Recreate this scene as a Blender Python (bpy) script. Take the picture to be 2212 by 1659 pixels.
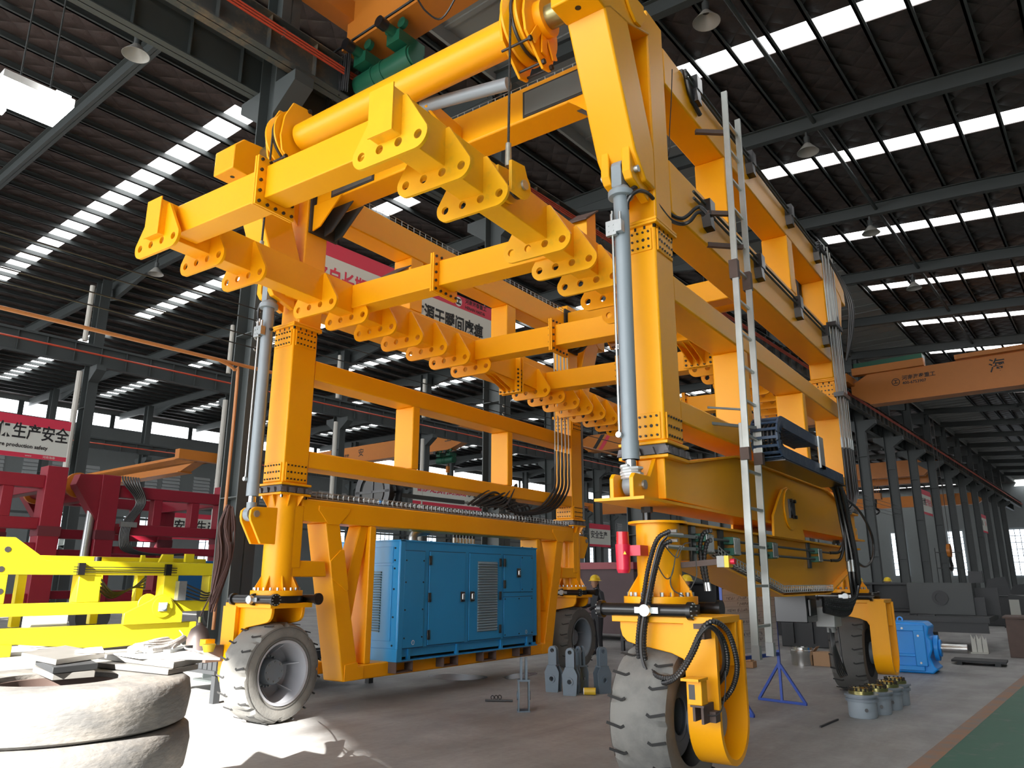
import bpy, bmesh, math, random
from mathutils import Vector, Matrix
random.seed(7)
SC = bpy.context.scene
for o in list(bpy.data.objects): bpy.data.objects.remove(o)
COL = SC.collection
# ------------------------------------------------------------------ camera
cam = bpy.data.cameras.new('camera'); cam.sensor_width = 36; cam.lens = 36*1629.69/2212
cam.clip_start = 0.05; cam.clip_end = 600
co = bpy.data.objects.new('camera', cam); COL.objects.link(co)
co.matrix_world = Matrix(((0.81569242,0.14339269,0.56043234,8.43865),(0.57848161,-0.20589798,-0.78928135,-6.57271),
                          (0.00221471,0.96801062,-0.25089945,1.74203),(0,0,0,1)))
SC.camera = co
# ------------------------------------------------------------------ sky, sun, exposure
wd = bpy.data.worlds.new('sky'); SC.world = wd; wd.use_nodes = True
bg = wd.node_tree.nodes['Background']; bg.inputs[0].default_value = (0.93,0.96,1.0,1); bg.inputs[1].default_value = 3.2
sl = bpy.data.lights.new('sun','SUN'); sl.energy = 16.0; sl.angle = math.radians(0.53); sl.color = (1.0,0.96,0.9)
so = bpy.data.objects.new('sun', sl); COL.objects.link(so)
SUN = Vector((-0.2588,0.9659,-0.494)).normalized()
so.rotation_euler = SUN.to_track_quat('-Z','Y').to_euler()
SC.view_settings.view_transform = 'Standard'; SC.view_settings.look = 'None'
SC.view_settings.exposure = 1.25; SC.view_settings.gamma = 1.0; SC.view_settings.use_curve_mapping = False
try:
    SC.cycles.max_bounces = 8; SC.cycles.diffuse_bounces = 5; SC.cycles.glossy_bounces = 3
    SC.cycles.sample_clamp_indirect = 6.0; SC.cycles.caustics_reflective = False; SC.cycles.caustics_refractive = False
except Exception: pass
# ------------------------------------------------------------------ frames: world = the crane's axes; building turned 3.6 degrees, origin at (8.4387,-6.5727)
TH = math.radians(3.6)
BM = Matrix.Translation((8.43865,-6.57271,0)) @ Matrix.Rotation(-TH,4,'Z')
# ------------------------------------------------------------------ materials
MATS = {}
def mat(name, col, rough=.5, metal=0., var=.0, scale=3., bump=.0, bscale=40., emit=0., spec=.5, dirt=None, dscale=1.2, damt=.5, coat=0., stretch=None):
    if name in MATS: return MATS[name]
    m = bpy.data.materials.new(name); m.use_nodes = True; nt = m.node_tree; N = nt.nodes; Lk = nt.links
    b = N['Principled BSDF']; c = (*col,1)
    b.inputs['Base Color'].default_value = c; b.inputs['Roughness'].default_value = rough
    b.inputs['Metallic'].default_value = metal; b.inputs['Specular IOR Level'].default_value = spec
    if coat: b.inputs['Coat Weight'].default_value = coat; b.inputs['Coat Roughness'].default_value = .12
    if emit:
        b.inputs['Emission Color'].default_value = c; b.inputs['Emission Strength'].default_value = emit
    tc = N.new('ShaderNodeTexCoord'); src = tc.outputs['Object']
    if stretch:
        mp = N.new('ShaderNodeMapping'); mp.inputs['Scale'].default_value = stretch; Lk.new(src, mp.inputs[0]); src = mp.outputs[0]
    cur = None
    if var:
        n = N.new('ShaderNodeTexNoise'); n.inputs['Scale'].default_value = scale; n.inputs['Detail'].default_value = 6; Lk.new(src, n.inputs[0])
        mx = N.new('ShaderNodeMix'); mx.data_type = 'RGBA'
        mx.inputs[6].default_value = (*[max(0,x*(1-var)) for x in col],1); mx.inputs[7].default_value = (*[min(1,x*(1+var)) for x in col],1)
        Lk.new(n.outputs[0], mx.inputs[0]); cur = mx.outputs[2]
    if dirt:
        n2 = N.new('ShaderNodeTexNoise'); n2.inputs['Scale'].default_value = dscale; n2.inputs['Detail'].default_value = 9; n2.inputs['Roughness'].default_value = .65; Lk.new(src, n2.inputs[0])
        rp = N.new('ShaderNodeValToRGB'); rp.color_ramp.elements[0].position = 1-damt-.08; rp.color_ramp.elements[1].position = 1-damt+.12
        Lk.new(n2.outputs[0], rp.inputs[0])
        m2 = N.new('ShaderNodeMix'); m2.data_type = 'RGBA'; Lk.new(rp.outputs[0], m2.inputs[0])
        if cur: Lk.new(cur, m2.inputs[6])
        else: m2.inputs[6].default_value = c
        m2.inputs[7].default_value = (*dirt,1); cur = m2.outputs[2]
    if cur: Lk.new(cur, b.inputs['Base Color'])
    if bump:
        n3 = N.new('ShaderNodeTexNoise'); n3.inputs['Scale'].default_value = bscale; n3.inputs['Detail'].default_value = 4; Lk.new(src, n3.inputs[0])
        bp = N.new('ShaderNodeBump'); bp.inputs['Strength'].default_value = bump; bp.inputs['Distance'].default_value = .02
        Lk.new(n3.outputs[0], bp.inputs['Height']); Lk.new(bp.outputs[0], b.inputs['Normal'])
    MATS[name] = m; return m
YEL = mat('crane yellow paint',(.90,.385,.002),.38,var=.05,scale=1.5,bump=.03,bscale=9,coat=.0,spec=.35)
YEW = mat('worn lit yellow paint',(.86,.43,.004),.42,var=.1,scale=4,dirt=(.45,.33,.03),dscale=1.4,damt=.34,bump=.05,bscale=20)  # lemon base carries the brighter light on the spreader front; patches are wear
BURN = mat('scorched steel',(.025,.022,.02),.75,var=.5,scale=9)
LEM = mat('lemon yellow paint',(.62,.52,.01),.42,var=.06)
RED = mat('crimson paint',(.22,.008,.022),.45,var=.08)
BLU = mat('generator blue paint',(.018,.25,.56),.38,var=.04,coat=.15)
BLU2 = mat('gearbox blue paint',(.012,.27,.75),.35,var=.05)
FRB = mat('stand blue paint',(.01,.05,.30),.45)
CYL = mat('grey cylinder paint',(.25,.29,.32),.42,var=.06)
BRK = mat('bracket blue grey paint',(.10,.135,.165),.5,var=.08)
CHR = mat('chrome rod',(.75,.76,.78),.12,1.)
GAL = mat('galvanised steel',(.42,.44,.44),.38,.85,var=.12,scale=9)
PIPE = mat('bright steel pipe',(.45,.46,.44),.3,.9)
BOLT = mat('dark bolt steel',(.035,.03,.028),.45,.6)
HOSE = mat('black hose rubber',(.012,.012,.013),.42,spec=.6)
BLK = mat('black paint',(.008,.008,.009),.28,spec=.6)
DKG = mat('dark steel grey',(.045,.05,.05),.6)
CLP = mat('green clamp plastic',(.02,.11,.075),.5)
TYR = mat('tyre rubber',(.085,.083,.078),.82,var=.12,scale=4,bump=.12,bscale=45)
TYL = mat('pale worn tyre rubber',(.19,.185,.17),.8,var=.15,scale=3,bump=.12,bscale=40,dirt=(.10,.10,.095),dscale=1.2,damt=.45)
RIM = mat('rim silver paint',(.36,.37,.40),.45,var=.04)
HUB = mat('hub grey paint',(.17,.20,.23),.42)
BRZ = mat('bronze axle',(.30,.27,.13),.3,.8,var=.25,scale=5)
WHT = mat('white paint',(.75,.75,.74),.5)
STL = mat('building steel paint',(.048,.056,.056),.55,var=.08,scale=1)
STLR = mat('rust stained building steel',(.05,.056,.055),.6,dirt=(.16,.115,.07),dscale=1.6,damt=.44)
ORG = mat('overhead crane orange',(.52,.17,.018),.45,var=.06)
REDB = mat('conductor bar red',(.55,.075,.035),.45)
GRN = mat('hoist green',(.008,.085,.045),.4)
SIGR = mat('sign red',(.62,.035,.075),.5); SIGW = mat('sign cream',(.62,.63,.57),.55); INK = mat('sign black ink',(.012,.012,.012),.6)
SIREN = mat('beacon red',(.62,.015,.05),.35)
WOOD = mat('raw wood',(.33,.18,.085),.7,var=.2,scale=6); CARD = mat('cardboard',(.36,.22,.12),.75)
BRN = mat('rusty brown steel',(.085,.055,.045),.7,var=.25,scale=5)
DRK = mat('dark workshop steel',(.022,.024,.026),.6,var=.2,scale=2)
STEEL = mat('bare plate steel',(.30,.29,.27),.42,.6,var=.25,scale=6,bump=.05,bscale=15)
MACH = mat('machined steel',(.62,.62,.60),.18,1.)
BRASS = mat('brass flange',(.32,.29,.12),.25,.9)
# ------------------------------------------------------------------ mesh builder
class MB:
    def __init__(s): s.v=[]; s.f=[]
    def add(s, vs, fs):
        k=len(s.v); s.v+= [tuple(x) for x in vs]; s.f+=[tuple(i+k for i in f) for f in fs]; return s
    def box(s,x0,x1,y0,y1,z0,z1):
        return s.add([(x0,y0,z0),(x1,y0,z0),(x1,y1,z0),(x0,y1,z0),(x0,y0,z1),(x1,y0,z1),(x1,y1,z1),(x0,y1,z1)],
                     [(3,2,1,0),(4,5,6,7),(0,1,5,4),(1,2,6,5),(2,3,7,6),(3,0,4,7)])
    def cb(s,c,d): return s.box(c[0]-d[0]/2,c[0]+d[0]/2,c[1]-d[1]/2,c[1]+d[1]/2,c[2]-d[2]/2,c[2]+d[2]/2)
    def beam(s,p,q,w,h,up=(0,0,1)):
        p=Vector(p);q=Vector(q);d=(q-p).normalized();u=Vector(up); r=d.cross(u)
        if r.length<1e-4: r=d.cross(Vector((1,0,0)))
        r.normalize();u=r.cross(d).normalized(); r=r*w/2;u=u*h/2
        vs=[p-r-u,p+r-u,p+r+u,p-r+u,q-r-u,q+r-u,q+r+u,q-r+u]
        return s.add(vs,[(0,1,2,3),(7,6,5,4),(0,4,5,1),(1,5,6,2),(2,6,7,3),(3,7,4,0)])
    def cyl(s,p,q,r,r2=None,n=14,cap=True):
        p=Vector(p);q=Vector(q);r2=r if r2 is None else r2;d=(q-p).normalized()
        a=d.cross(Vector((0,0,1)));
        if a.length<1e-3: a=d.cross(Vector((1,0,0)))
        a.normalize();b=d.cross(a);vs=[];fs=[]
        for i in range(n):
            t=2*math.pi*i/n;e=a*math.cos(t)+b*math.sin(t);vs+=[p+e*r,q+e*r2]
        for i in range(n):
            j=(i+1)%n;fs.append((2*i,2*i+1,2*j+1,2*j))
        if cap: fs.append(tuple(2*i for i in range(n)));fs.append(tuple(2*i+1 for i in reversed(range(n))))
        return s.add(vs,fs)
    def ring(s,p,q,ro,ri,n=24):
        return s.lathe([(ri,0),(ro,0),(ro,1),(ri,1)],p,q,n,closed=True,unit=True)
    def lathe(s,prof,p,q,n=24,closed=False,unit=False):
        "profile of (radius, distance along p->q)"
        p=Vector(p);q=Vector(q);L=(q-p).length;d=(q-p).normalized();a=d.cross(Vector((0,0,1)))
        if a.length<1e-3: a=d.cross(Vector((1,0,0)))
        a.normalize();b=d.cross(a);m=len(prof);vs=[];fs=[]
        for i in range(n):
            t=2*math.pi*i/n;e=a*math.cos(t)+b*math.sin(t)
            for r,z in prof: vs.append(p+e*r+d*(z*L if unit else z))
        for i in range(n):
            j=(i+1)%n
            for k in range(m if closed else m-1):
                l=(k+1)%m; fs.append((i*m+k,i*m+l,j*m+l,j*m+k))
        return s.add(vs,fs)
    def prism(s,poly,ax,lo,hi):
        "poly of 2-D points in the plane across axis ax (x: y,z; y: x,z; z: x,y)"
        f={'x':lambda a,b,t:(t,a,b),'y':lambda a,b,t:(a,t,b),'z':lambda a,b,t:(a,b,t)}[ax]
        n=len(poly);vs=[f(a,b,lo) for a,b in poly]+[f(a,b,hi) for a,b in poly]
        return s.add(vs,[tuple(range(n)),tuple(range(2*n-1,n-1,-1))]+[(i,(i+1)%n,(i+1)%n+n,i+n) for i in range(n)])
    def tube(s,pts,r,n=8,cap=True):
        P=[Vector(p) for p in pts];m=len(P);vs=[];fs=[];prev=None
        for i,p in enumerate(P):
            d=(P[min(i+1,m-1)]-P[max(i-1,0)]).normalized()
            if prev is None:
                a=d.cross(Vector((0,0,1)));
                if a.length<1e-2: a=d.cross(Vector((1,0,0)))
            else: a=prev-d*prev.dot(d)
            a.normalize();prev=a;b=d.cross(a);rr=r[i] if isinstance(r,(list,tuple)) else r
            for k in range(n):
                t=2*math.pi*k/n;vs.append(p+(a*math.cos(t)+b*math.sin(t))*rr)
        for i in range(m-1):
            for k in range(n):
                l=(k+1)%n;fs.append((i*n+k,(i+1)*n+k,(i+1)*n+l,i*n+l))
        if cap: fs.append(tuple(range(n)));fs.append(tuple((m-1)*n+k for k in reversed(range(n))))
        return s.add(vs,fs)
    def hexb(s,c,d,r=.018,h=.016):
        c=Vector(c);return s.cyl(c,c+Vector(d)*h,r,n=6)
    def map(s,fn): s.v=[tuple(fn(*v)) for v in s.v]; return s
    def xf(s,M): s.v=[tuple(M@Vector(v)) for v in s.v]; return s
    def join(s,o): return s.add(o.v,o.f)
    def mesh(s,name,m,sharp=35,smooth=True):
        me=bpy.data.meshes.new(name);me.from_pydata(s.v,[],s.f);
        bm=bmesh.new();bm.from_mesh(me);bmesh.ops.recalc_face_normals(bm,faces=bm.faces);bm.to_mesh(me);bm.free()
        if m: me.materials.append(m)
        if smooth: me.shade_smooth();me.set_sharp_from_angle(angle=math.radians(sharp))
        return me
def smoothpath(pts,k=6):
    "Catmull-Rom through the points"
    P=[Vector(p) for p in pts];P=[P[0]*2-P[1]]+P+[P[-1]*2-P[-2]];o=[]
    for i in range(1,len(P)-2):
        a,b,c,d=P[i-1:i+3]
        for j in range(k):
            t=j/k;o.append(.5*((2*b)+(c-a)*t+(2*a-5*b+4*c-d)*t*t+(3*b-a-3*c+d)*t**3))
    o.append(P[-2]);return o
def resample(pts,step):
    P=[Vector(p) for p in pts];o=[P[0]];acc=0
    for a,b in zip(P,P[1:]):
        L=(b-a).length
        if L<1e-6: continue
        t=step-acc
        while t<=L: o.append(a+(b-a)*(t/L));t+=step
        acc=L-(t-step)
    return o
def corrugated(m,pts,r,pitch=.035,n=8):
    "ribbed conduit along a path"
    P=resample(smoothpath(pts,8),pitch/2);m.tube(P,[r*(1.1 if i%2 else .84) for i in range(len(P))],n)
    return m
# ------------------------------------------------------------------ objects
def link(o): COL.objects.link(o); return o
BASE={}
def root(name,label,cat,base=(0,0,0),frame='w',group=None,rz=0.):
    o=bpy.data.objects.new(name,None);link(o);o.empty_display_size=.1
    if frame=='b': o.matrix_world=BM@Matrix.Translation(base)
    else: o.matrix_world=Matrix.Translation(base)@Matrix.Rotation(rz,4,'Z')
    o['label']=label;o['category']=cat
    if group:o['group']=group
    BASE[o.name]=Vector(base) if rz==0 else Vector((0,0,0));return o
def part(name,mb,m,parent,bev=0,label=None,stuff=False,mesh=None,sharp=35):
    "a part whose vertices are given in the frame of its thing (world or building co-ordinates)"
    me=mesh or mb.mesh(name,m,sharp)
    o=bpy.data.objects.new(name,me);link(o);o.parent=parent
    if parent.name in BASE: o.location=-BASE[parent.name]
    if bev:
        md=o.modifiers.new('bevel','BEVEL');md.width=bev;md.segments=2;md.limit_method='ANGLE';md.angle_limit=math.radians(40)
    if label:o['label']=label
    if stuff:o['kind']='stuff'
    return o
def solo(name,mb,m,label,cat,frame='w',group=None,bev=0,sharp=35):
    o=bpy.data.objects.new(name,mb.mesh(name,m,sharp));link(o)
    if frame=='b':o.matrix_world=BM
    o['label']=label;o['category']=cat
    if group:o['group']=group
    if bev:
        md=o.modifiers.new('bevel','BEVEL');md.width=bev;md.segments=2;md.limit_method='ANGLE';md.angle_limit=math.radians(40)
    return o
def struct(name,mb,m,frame='b',parent=None,mesh=None):
    o=bpy.data.objects.new(name,mesh or mb.mesh(name,m));link(o)
    if parent: o.parent=parent
    elif frame=='b':o.matrix_world=BM
    if not parent:o['kind']='structure'
    return o
def clone(r,label,loc=None,rz=None,group=None):
    "copy of a thing with its parts and sub-parts"
    c=r.copy();COL.objects.link(c)
    if loc is not None:
        M=r.matrix_basis.copy() if rz is None else Matrix.Rotation(rz,4,'Z');M.translation=loc;c.matrix_basis=M
    c['label']=label
    if group:c['group']=group
    for ch in [o for o in r.children]:
        d=ch.copy();COL.objects.link(d);d.parent=c
        for g in [o for o in ch.children]:
            e=g.copy();COL.objects.link(e);e.parent=d
    return c
def plate_mesh(name,outline,holes,t,m):
    "flat plate with round holes in its own xy plane, thickness t along z"
    cu=bpy.data.curves.new(name,'CURVE');cu.dimensions='2D';cu.fill_mode='BOTH';cu.extrude=t/2
    def sp(pts):
        s=cu.splines.new('POLY');s.points.add(len(pts)-1);s.use_cyclic_u=True
        for p,q in zip(s.points,pts):p.co=(q[0],q[1],0,1)
    sp(outline)
    for (x,y,r,n) in holes: sp([(x+r*math.cos(2*math.pi*i/n),y+r*math.sin(2*math.pi*i/n)) for i in range(n)])
    o=bpy.data.objects.new(name,cu);me=bpy.data.meshes.new_from_object(o);bpy.data.objects.remove(o);bpy.data.curves.remove(cu)
    me.name=name;me.materials.clear();me.materials.append(m);me.shade_smooth();me.set_sharp_from_angle(angle=math.radians(35));return me
def arc(cx,cy,r,a0,a1,n=8): return [(cx+r*math.cos(math.radians(a0+(a1-a0)*i/n)),cy+r*math.sin(math.radians(a0+(a1-a0)*i/n))) for i in range(n+1)]
def rot3(ex,ey,ez,t):
    return Matrix(((ex[0],ey[0],ez[0],t[0]),(ex[1],ey[1],ez[1],t[1]),(ex[2],ey[2],ez[2],t[2]),(0,0,0,1)))
def text(name,body,size,m,parent,loc,ex,ey,frame_base=None,align='LEFT',ext=.002,sx=1.,bold=0.):
    "flat lettering lying in the plane ex, ey"
    cu=bpy.data.curves.new(name,'FONT');cu.body=body;cu.size=size;cu.extrude=ext;cu.align_x=align;cu.align_y='CENTER';cu.resolution_u=2
    if bold:cu.offset=bold
    t_=bpy.data.objects.new(name,cu);COL.objects.link(t_);dg=bpy.context.evaluated_depsgraph_get();me=bpy.data.meshes.new_from_object(t_.evaluated_get(dg));bpy.data.objects.remove(t_);bpy.data.curves.remove(cu)
    me.materials.clear();me.materials.append(m);o=bpy.data.objects.new(name,me);link(o);o.parent=parent
    ex=Vector(ex);ey=Vector(ey);ez=ex.cross(ey);b=BASE.get(parent.name,Vector((0,0,0)))
    o.matrix_basis=rot3(ex*sx,ey,ez,Vector(loc)-b);return o
# ================================================================== BUILDING (building frame)
SP=7.5; Y0=7.7
def zr1(x): return 16.9-.1*(x+9.3)
ZW=16.65
# floor ------------------------------------------------------------
def floor_mat():
    m=bpy.data.materials.new('trowelled concrete floor');m.use_nodes=True;nt=m.node_tree;N=nt.nodes;L=nt.links;b=N['Principled BSDF']
    tc=N.new('ShaderNodeTexCoord')
    def noise(sc,det,rough=.6,dist=0.,stretch=None):
        n=N.new('ShaderNodeTexNoise');n.inputs['Scale'].default_value=sc;n.inputs['Detail'].default_value=det;n.inputs['Roughness'].default_value=rough;n.inputs['Distortion'].default_value=dist
        if stretch:
            mp=N.new('ShaderNodeMapping');mp.inputs['Scale'].default_value=stretch;mp.inputs['Rotation'].default_value=(0,0,.6);L.new(tc.outputs['Object'],mp.inputs[0]);L.new(mp.outputs[0],n.inputs[0])
        else: L.new(tc.outputs['Object'],n.inputs[0])
        return n.outputs[0]
    def ramp(s,a,b_,c0,c1):
        r=N.new('ShaderNodeValToRGB');r.color_ramp.elements[0].position=a;r.color_ramp.elements[1].position=b_;r.color_ramp.elements[0].color=(*c0,1);r.color_ramp.elements[1].color=(*c1,1);L.new(s,r.inputs[0]);return r.outputs[0]
    def mul(a,c):
        x=N.new('ShaderNodeMix');x.data_type='RGBA';x.blend_type='MULTIPLY';x.inputs[0].default_value=1;L.new(a,x.inputs[6]);L.new(c,x.inputs[7]);return x.outputs[2]
    base=ramp(noise(.5,8),.3,.7,(.25,.25,.245),(.33,.33,.325))
    w=ramp(noise(.9,9,.7,1.2,(1,.25,1)),.42,.62,(.78,.77,.76),(1,1,1))
    f=ramp(noise(14,6),.35,.6,(.9,.9,.9),(1,1,1))
    L.new(mul(mul(base,w),f),b.inputs['Base Color'])
    L.new(ramp(noise(1.3,6),.3,.7,(.42,.42,.42),(.68,.68,.68)),b.inputs['Roughness'])
    b.inputs['Specular IOR Level'].default_value=.4
    bpn=N.new('ShaderNodeBump');bpn.inputs['Strength'].default_value=.12;bpn.inputs['Distance'].default_value=.01;L.new(noise(30,5),bpn.inputs['Height']);L.new(bpn.outputs[0],b.inputs['Normal'])
    return m
struct('floor',MB().box(-75,30,-70,145,-.2,0),floor_mat())
LANE=mat('worn green floor paint',(.022,.10,.062),.55,var=.2,scale=1.2,dirt=(.13,.13,.12),dscale=3.5,damt=.36)
LINE=mat('faded orange lane line',(.26,.13,.065),.6,dirt=(.16,.14,.125),dscale=3,damt=.5)
struct('trim_1',MB().box(-1.86,2.6,-8,60,.0,.004),LANE)
struct('trim_2',MB().box(-2.03,-1.86,-8,60,.0,.005),LINE)
# quilted insulation under the roof sheets --------------------------
def quilt():
    m=bpy.data.materials.new('quilted roof insulation');m.use_nodes=True;nt=m.node_tree;N=nt.nodes;L=nt.links;b=N['Principled BSDF']
    b.inputs['Roughness'].default_value=.42;b.inputs['Specular IOR Level'].default_value=.5
    tc=N.new('ShaderNodeTexCoord')
    def wave(rot):
        mp=N.new('ShaderNodeMapping');mp.inputs['Rotation'].default_value=(0,0,rot);L.new(tc.outputs['Object'],mp.inputs[0])
        w=N.new('ShaderNodeTexWave');w.inputs['Scale'].default_value=.5;w.inputs['Distortion'].default_value=1.2;w.inputs['Detail Scale'].default_value=.6;L.new(mp.outputs[0],w.inputs[0]);return w.outputs[1]
    mn=N.new('ShaderNodeMath');mn.operation='MULTIPLY';L.new(wave(.75),mn.inputs[0]);L.new(wave(-.75),mn.inputs[1])
    pw=N.new('ShaderNodeMath');pw.operation='POWER';pw.inputs[1].default_value=.35;L.new(mn.outputs[0],pw.inputs[0])
    nz=N.new('ShaderNodeTexNoise');nz.inputs['Scale'].default_value=2.2;nz.inputs['Detail'].default_value=5;L.new(tc.outputs['Object'],nz.inputs[0])
    ad=N.new('ShaderNodeMath');ad.operation='ADD';L.new(pw.outputs[0],ad.inputs[0]);L.new(nz.outputs[0],ad.inputs[1])
    bp=N.new('ShaderNodeBump');bp.inputs['Strength'].default_value=.55;bp.inputs['Distance'].default_value=.10;L.new(ad.outputs[0],bp.inputs['Height']);L.new(bp.outputs[0],b.inputs['Normal'])
    r=N.new('ShaderNodeValToRGB');r.color_ramp.elements[0].color=(.036,.028,.026,1);r.color_ramp.elements[1].color=(.070,.050,.045,1);L.new(nz.outputs[0],r.inputs[0]);L.new(r.outputs[0],b.inputs['Base Color'])
    return m
QUILT=quilt()
SKY=mat('translucent daylight panel',(1,1,1),.5,emit=3.2)
SHEET=mat('white roof sheet',(.30,.31,.30),.6)
def edge(x): return -24.15-(x-2.4)*.309                     # unseen roof end, slant made up to place the sun patch's border
T=.06
def slab(m,x0,x1,z0,z1,y0a,y0b,y1):
    m.add([(x0,y0a,z0),(x1,y0b,z1),(x1,y1,z1),(x0,y1,z0),(x0,y0a,z0+T),(x1,y0b,z1+T),(x1,y1,z1+T),(x0,y1,z0+T)],[(0,1,2,3),(7,6,5,4),(0,4,5,1),(1,5,6,2),(2,6,7,3),(3,7,4,0)])
HW=.45
mids=[Y0+SP*(k+.5) for k in range(-7,18)]
bands=[]                                                    # roof runs between the daylight strips
yprev=None
m=MB()
cuts=sorted(mids)
def roofbay(x0,x1,zf,front0,front1,strip):
    "insulated roof split by strips of daylight panels"
    a0,a1=front0,front1
    for y in cuts:
        if y-HW<=max(a0,a1)+.2: continue
        if strip: slab(m,x0,x1,zf(x0),zf(x1),a0,a1,y-HW);a0=a1=y+HW
    slab(m,x0,x1,zf(x0),zf(x1),a0,a1,142)
roofbay(-9.3,12,zr1,edge(-9.3),edge(12),True)
zw=lambda x:ZW
roofbay(-20.5,-13.0,zw,-45,-45,False)  # unseen front of these bays run out long to shade their floor
roofbay(-44,-20.5,zw,-45,-45,True)
roofbay(-48,-44,zw,-45,-45,False)
roofbay(-66,-48,zw,-45,-45,True)
roofbay(-71,-66,zw,-45,-45,False)
ceil=struct('ceiling',m,QUILT)
# the row of uninsulated white sheets beside the column row
mw=MB()
y=edge(-9.3)+1.2
while y<140:
    mw.box(-13.0,-9.3,y,y+1.05,16.95,17.0);mw.box(-13.0,-9.3,y+1.05,y+1.2,16.9,17.0);y+=1.2
mw.box(-13.05,-12.95,-30,140,16.5,17.05)
part('roof_sheet',mw,SHEET,ceil)
for y in cuts:
    if y-HW>edge(-9.3)+.3:
        m2=MB();slab(m2,-8.9,12,zr1(-8.9)+.03,zr1(12)+.03,y-HW,y-HW,y+HW);part('daylight_strip',m2,SKY,ceil)
        m3=MB();slab(m3,-9.3,-8.9,zr1(-9.3),zr1(-8.9),y-HW,y-HW,y+HW);part('strip_end',m3,SHEET,ceil)
    if y>-10:
        for a,b in ((-44,-20.5),(-66,-48)):
            m2=MB();slab(m2,a,b,ZW+.03,ZW+.03,y-HW,y-HW,y+HW);part('daylight_strip',m2,SKY,ceil)
# purlins and rafters: children of the ceiling
x=-9.1
pm={}
while x<12:
    z=zr1(x);part('purlin',MB().box(x-.035,x+.035,edge(x)+.2,138,z-.22,z-.005).box(x-.035,x+.1,edge(x)+.2,138,z-.22,z-.2),STL,ceil);x+=1.12
x=-13.4
while x>-70:
    part('purlin',MB().box(x-.035,x+.035,-20,138,ZW-.22,ZW-.005).box(x-.035,x+.1,-20,138,ZW-.22,ZW-.2),STL,ceil);x-=1.3
for k in range(-2,17):
    y=Y0+SP*k
    if y>edge(-9)+.3:
        a=MB()
        for (x0,x1) in ((-13,-3),(-3,12)):
            f=lambda x: min(zr1(x),16.95)-.22
            a.add([(x,yy,f(x)-d) for x in (x0,x1) for yy in (y-.11,y+.11) for d in (0,.03,.50,.53)],[]) if 0 else None
            for dy0,dy1,da,db in ((-.006,.006,0,.5),(-.12,.12,0,.02),(-.12,.12,.48,.5)):
                v=[(x0,y+dy0,f(x0)-da),(x0,y+dy1,f(x0)-da),(x0,y+dy1,f(x0)-db),(x0,y+dy0,f(x0)-db),(x1,y+dy0,f(x1)-da),(x1,y+dy1,f(x1)-da),(x1,y+dy1,f(x1)-db),(x1,y+dy0,f(x1)-db)]
                a.add(v,[(0,1,2,3),(7,6,5,4),(0,4,5,1),(1,5,6,2),(2,6,7,3),(3,7,4,0)])
        part('rafter',a,STL,ceil)
    if y>-5:
        b=MB();z=ZW-.22
        b.box(-71,-13,y-.006,y+.006,z-.55,z).box(-71,-13,y-.12,y+.12,z-.55,z-.53).box(-71,-13,y-.12,y+.12,z-.02,z)
        for xr in (-13,-38,-64):                            # haunches beside the columns
            for s in (-1,1):
                if xr==-13 and s==1: continue
                b.prism([(xr,z-.5),(xr+s*3.2,z-.5),(xr,z-1.1)],'y',y-.1,y+.1)
        part('rafter',b,STL,ceil)
# service pipe along the roof
part('service_pipe',MB().cyl((-5.9,-10,16.0),(-5.9,90,16.0),.07,n=10),STL,ceil)
part('rain_pipe',MB().cyl((-17.5,-5,15.6),(-17.5,90,15.6),.11,n=10),STL,ceil)
# columns -------------------------------------------------------------
def hcol(w,d,h,br):
    m=MB();m.box(-d/2,-d/2+.03,-w/2,w/2,0,h).box(d/2-.03,d/2,-w/2,w/2,0,h).box(-d/2,d/2,-.012,.012,0,h)
    m.box(-d/2-.12,d/2+.12,-w/2-.1,w/2+.1,0,.03)
    for z in (3.2,6.4,9.6): m.box(-d/2+.03,d/2-.03,-w/2,w/2,z,z+.02)
    if br:
        for s in (-1,1): m.prism([(s*d/2,br),(s*(d/2+.7),br),(s*(d/2+.7),br-.25),(s*d/2,br-.75)],'y',-w/2,w/2)
    return m
cmA=hcol(.46,.6,16.3,12.0).mesh('column',STL); cmB=hcol(.45,.7,16.1,11.6).mesh('column_b',STL)
def column(me,x,y,i):
    o=struct('column',None,None,mesh=me);o.matrix_world=BM@Matrix.Translation((x,y,0));return o
for k in range(-1,16): column(cmA,-13,Y0+SP*k+.2,k)
for k in range(0,16): column(cmB,-38,Y0+SP*k-.6,k)
for k in range(1,14): column(cmB,-64,Y0+SP*k-.6,k)
# runway beams -----------------------------------------------------------
def runway(x,z0,z1,y0,y1,st,m2=STL,w=.32):
    m=MB().box(x-.01,x+.01,y0,y1,z0,z1).box(x-w/2,x+w/2,y0,y1,z0,z0+.025).box(x-w/2,x+w/2,y0,y1,z1-.025,z1)
    y=y0+.3
    while y<y1: m.box(x-w/2+.03,x+w/2-.03,y-.008,y+.008,z0+.025,z1-.025);y+=st
    m.box(x-.04,x+.04,y0,y1,z1,z1+.12)
    return struct('runway_beam',m,m2)
rA=runway(-12.5,12.35,13.25,-8,138,1.15,STLR,.36); rA2=runway(-13.5,12.0,12.95,-8,138,1.15)
rB=runway(-37.5,11.6,12.55,0,125,1.2); rC=runway(-63.5,11.8,12.6,5,110,1.3)
for i in range(3): part('conductor_bar',MB().cyl((-12.27,-8,12.83+.07*i),(-12.27,138,12.83+.07*i),.024,n=6),REDB,rA)
mb=MB();y=-7.5
while y<138: mb.box(-12.33,-12.26,y-.03,y+.03,12.78,13.02);y+=2.5
part('bar_insulator',mb,BRN,rA)
part('conductor_bar',MB().cyl((-37.2,0,12.12),(-37.2,125,12.12),.045,n=6),REDB,rB)
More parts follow.
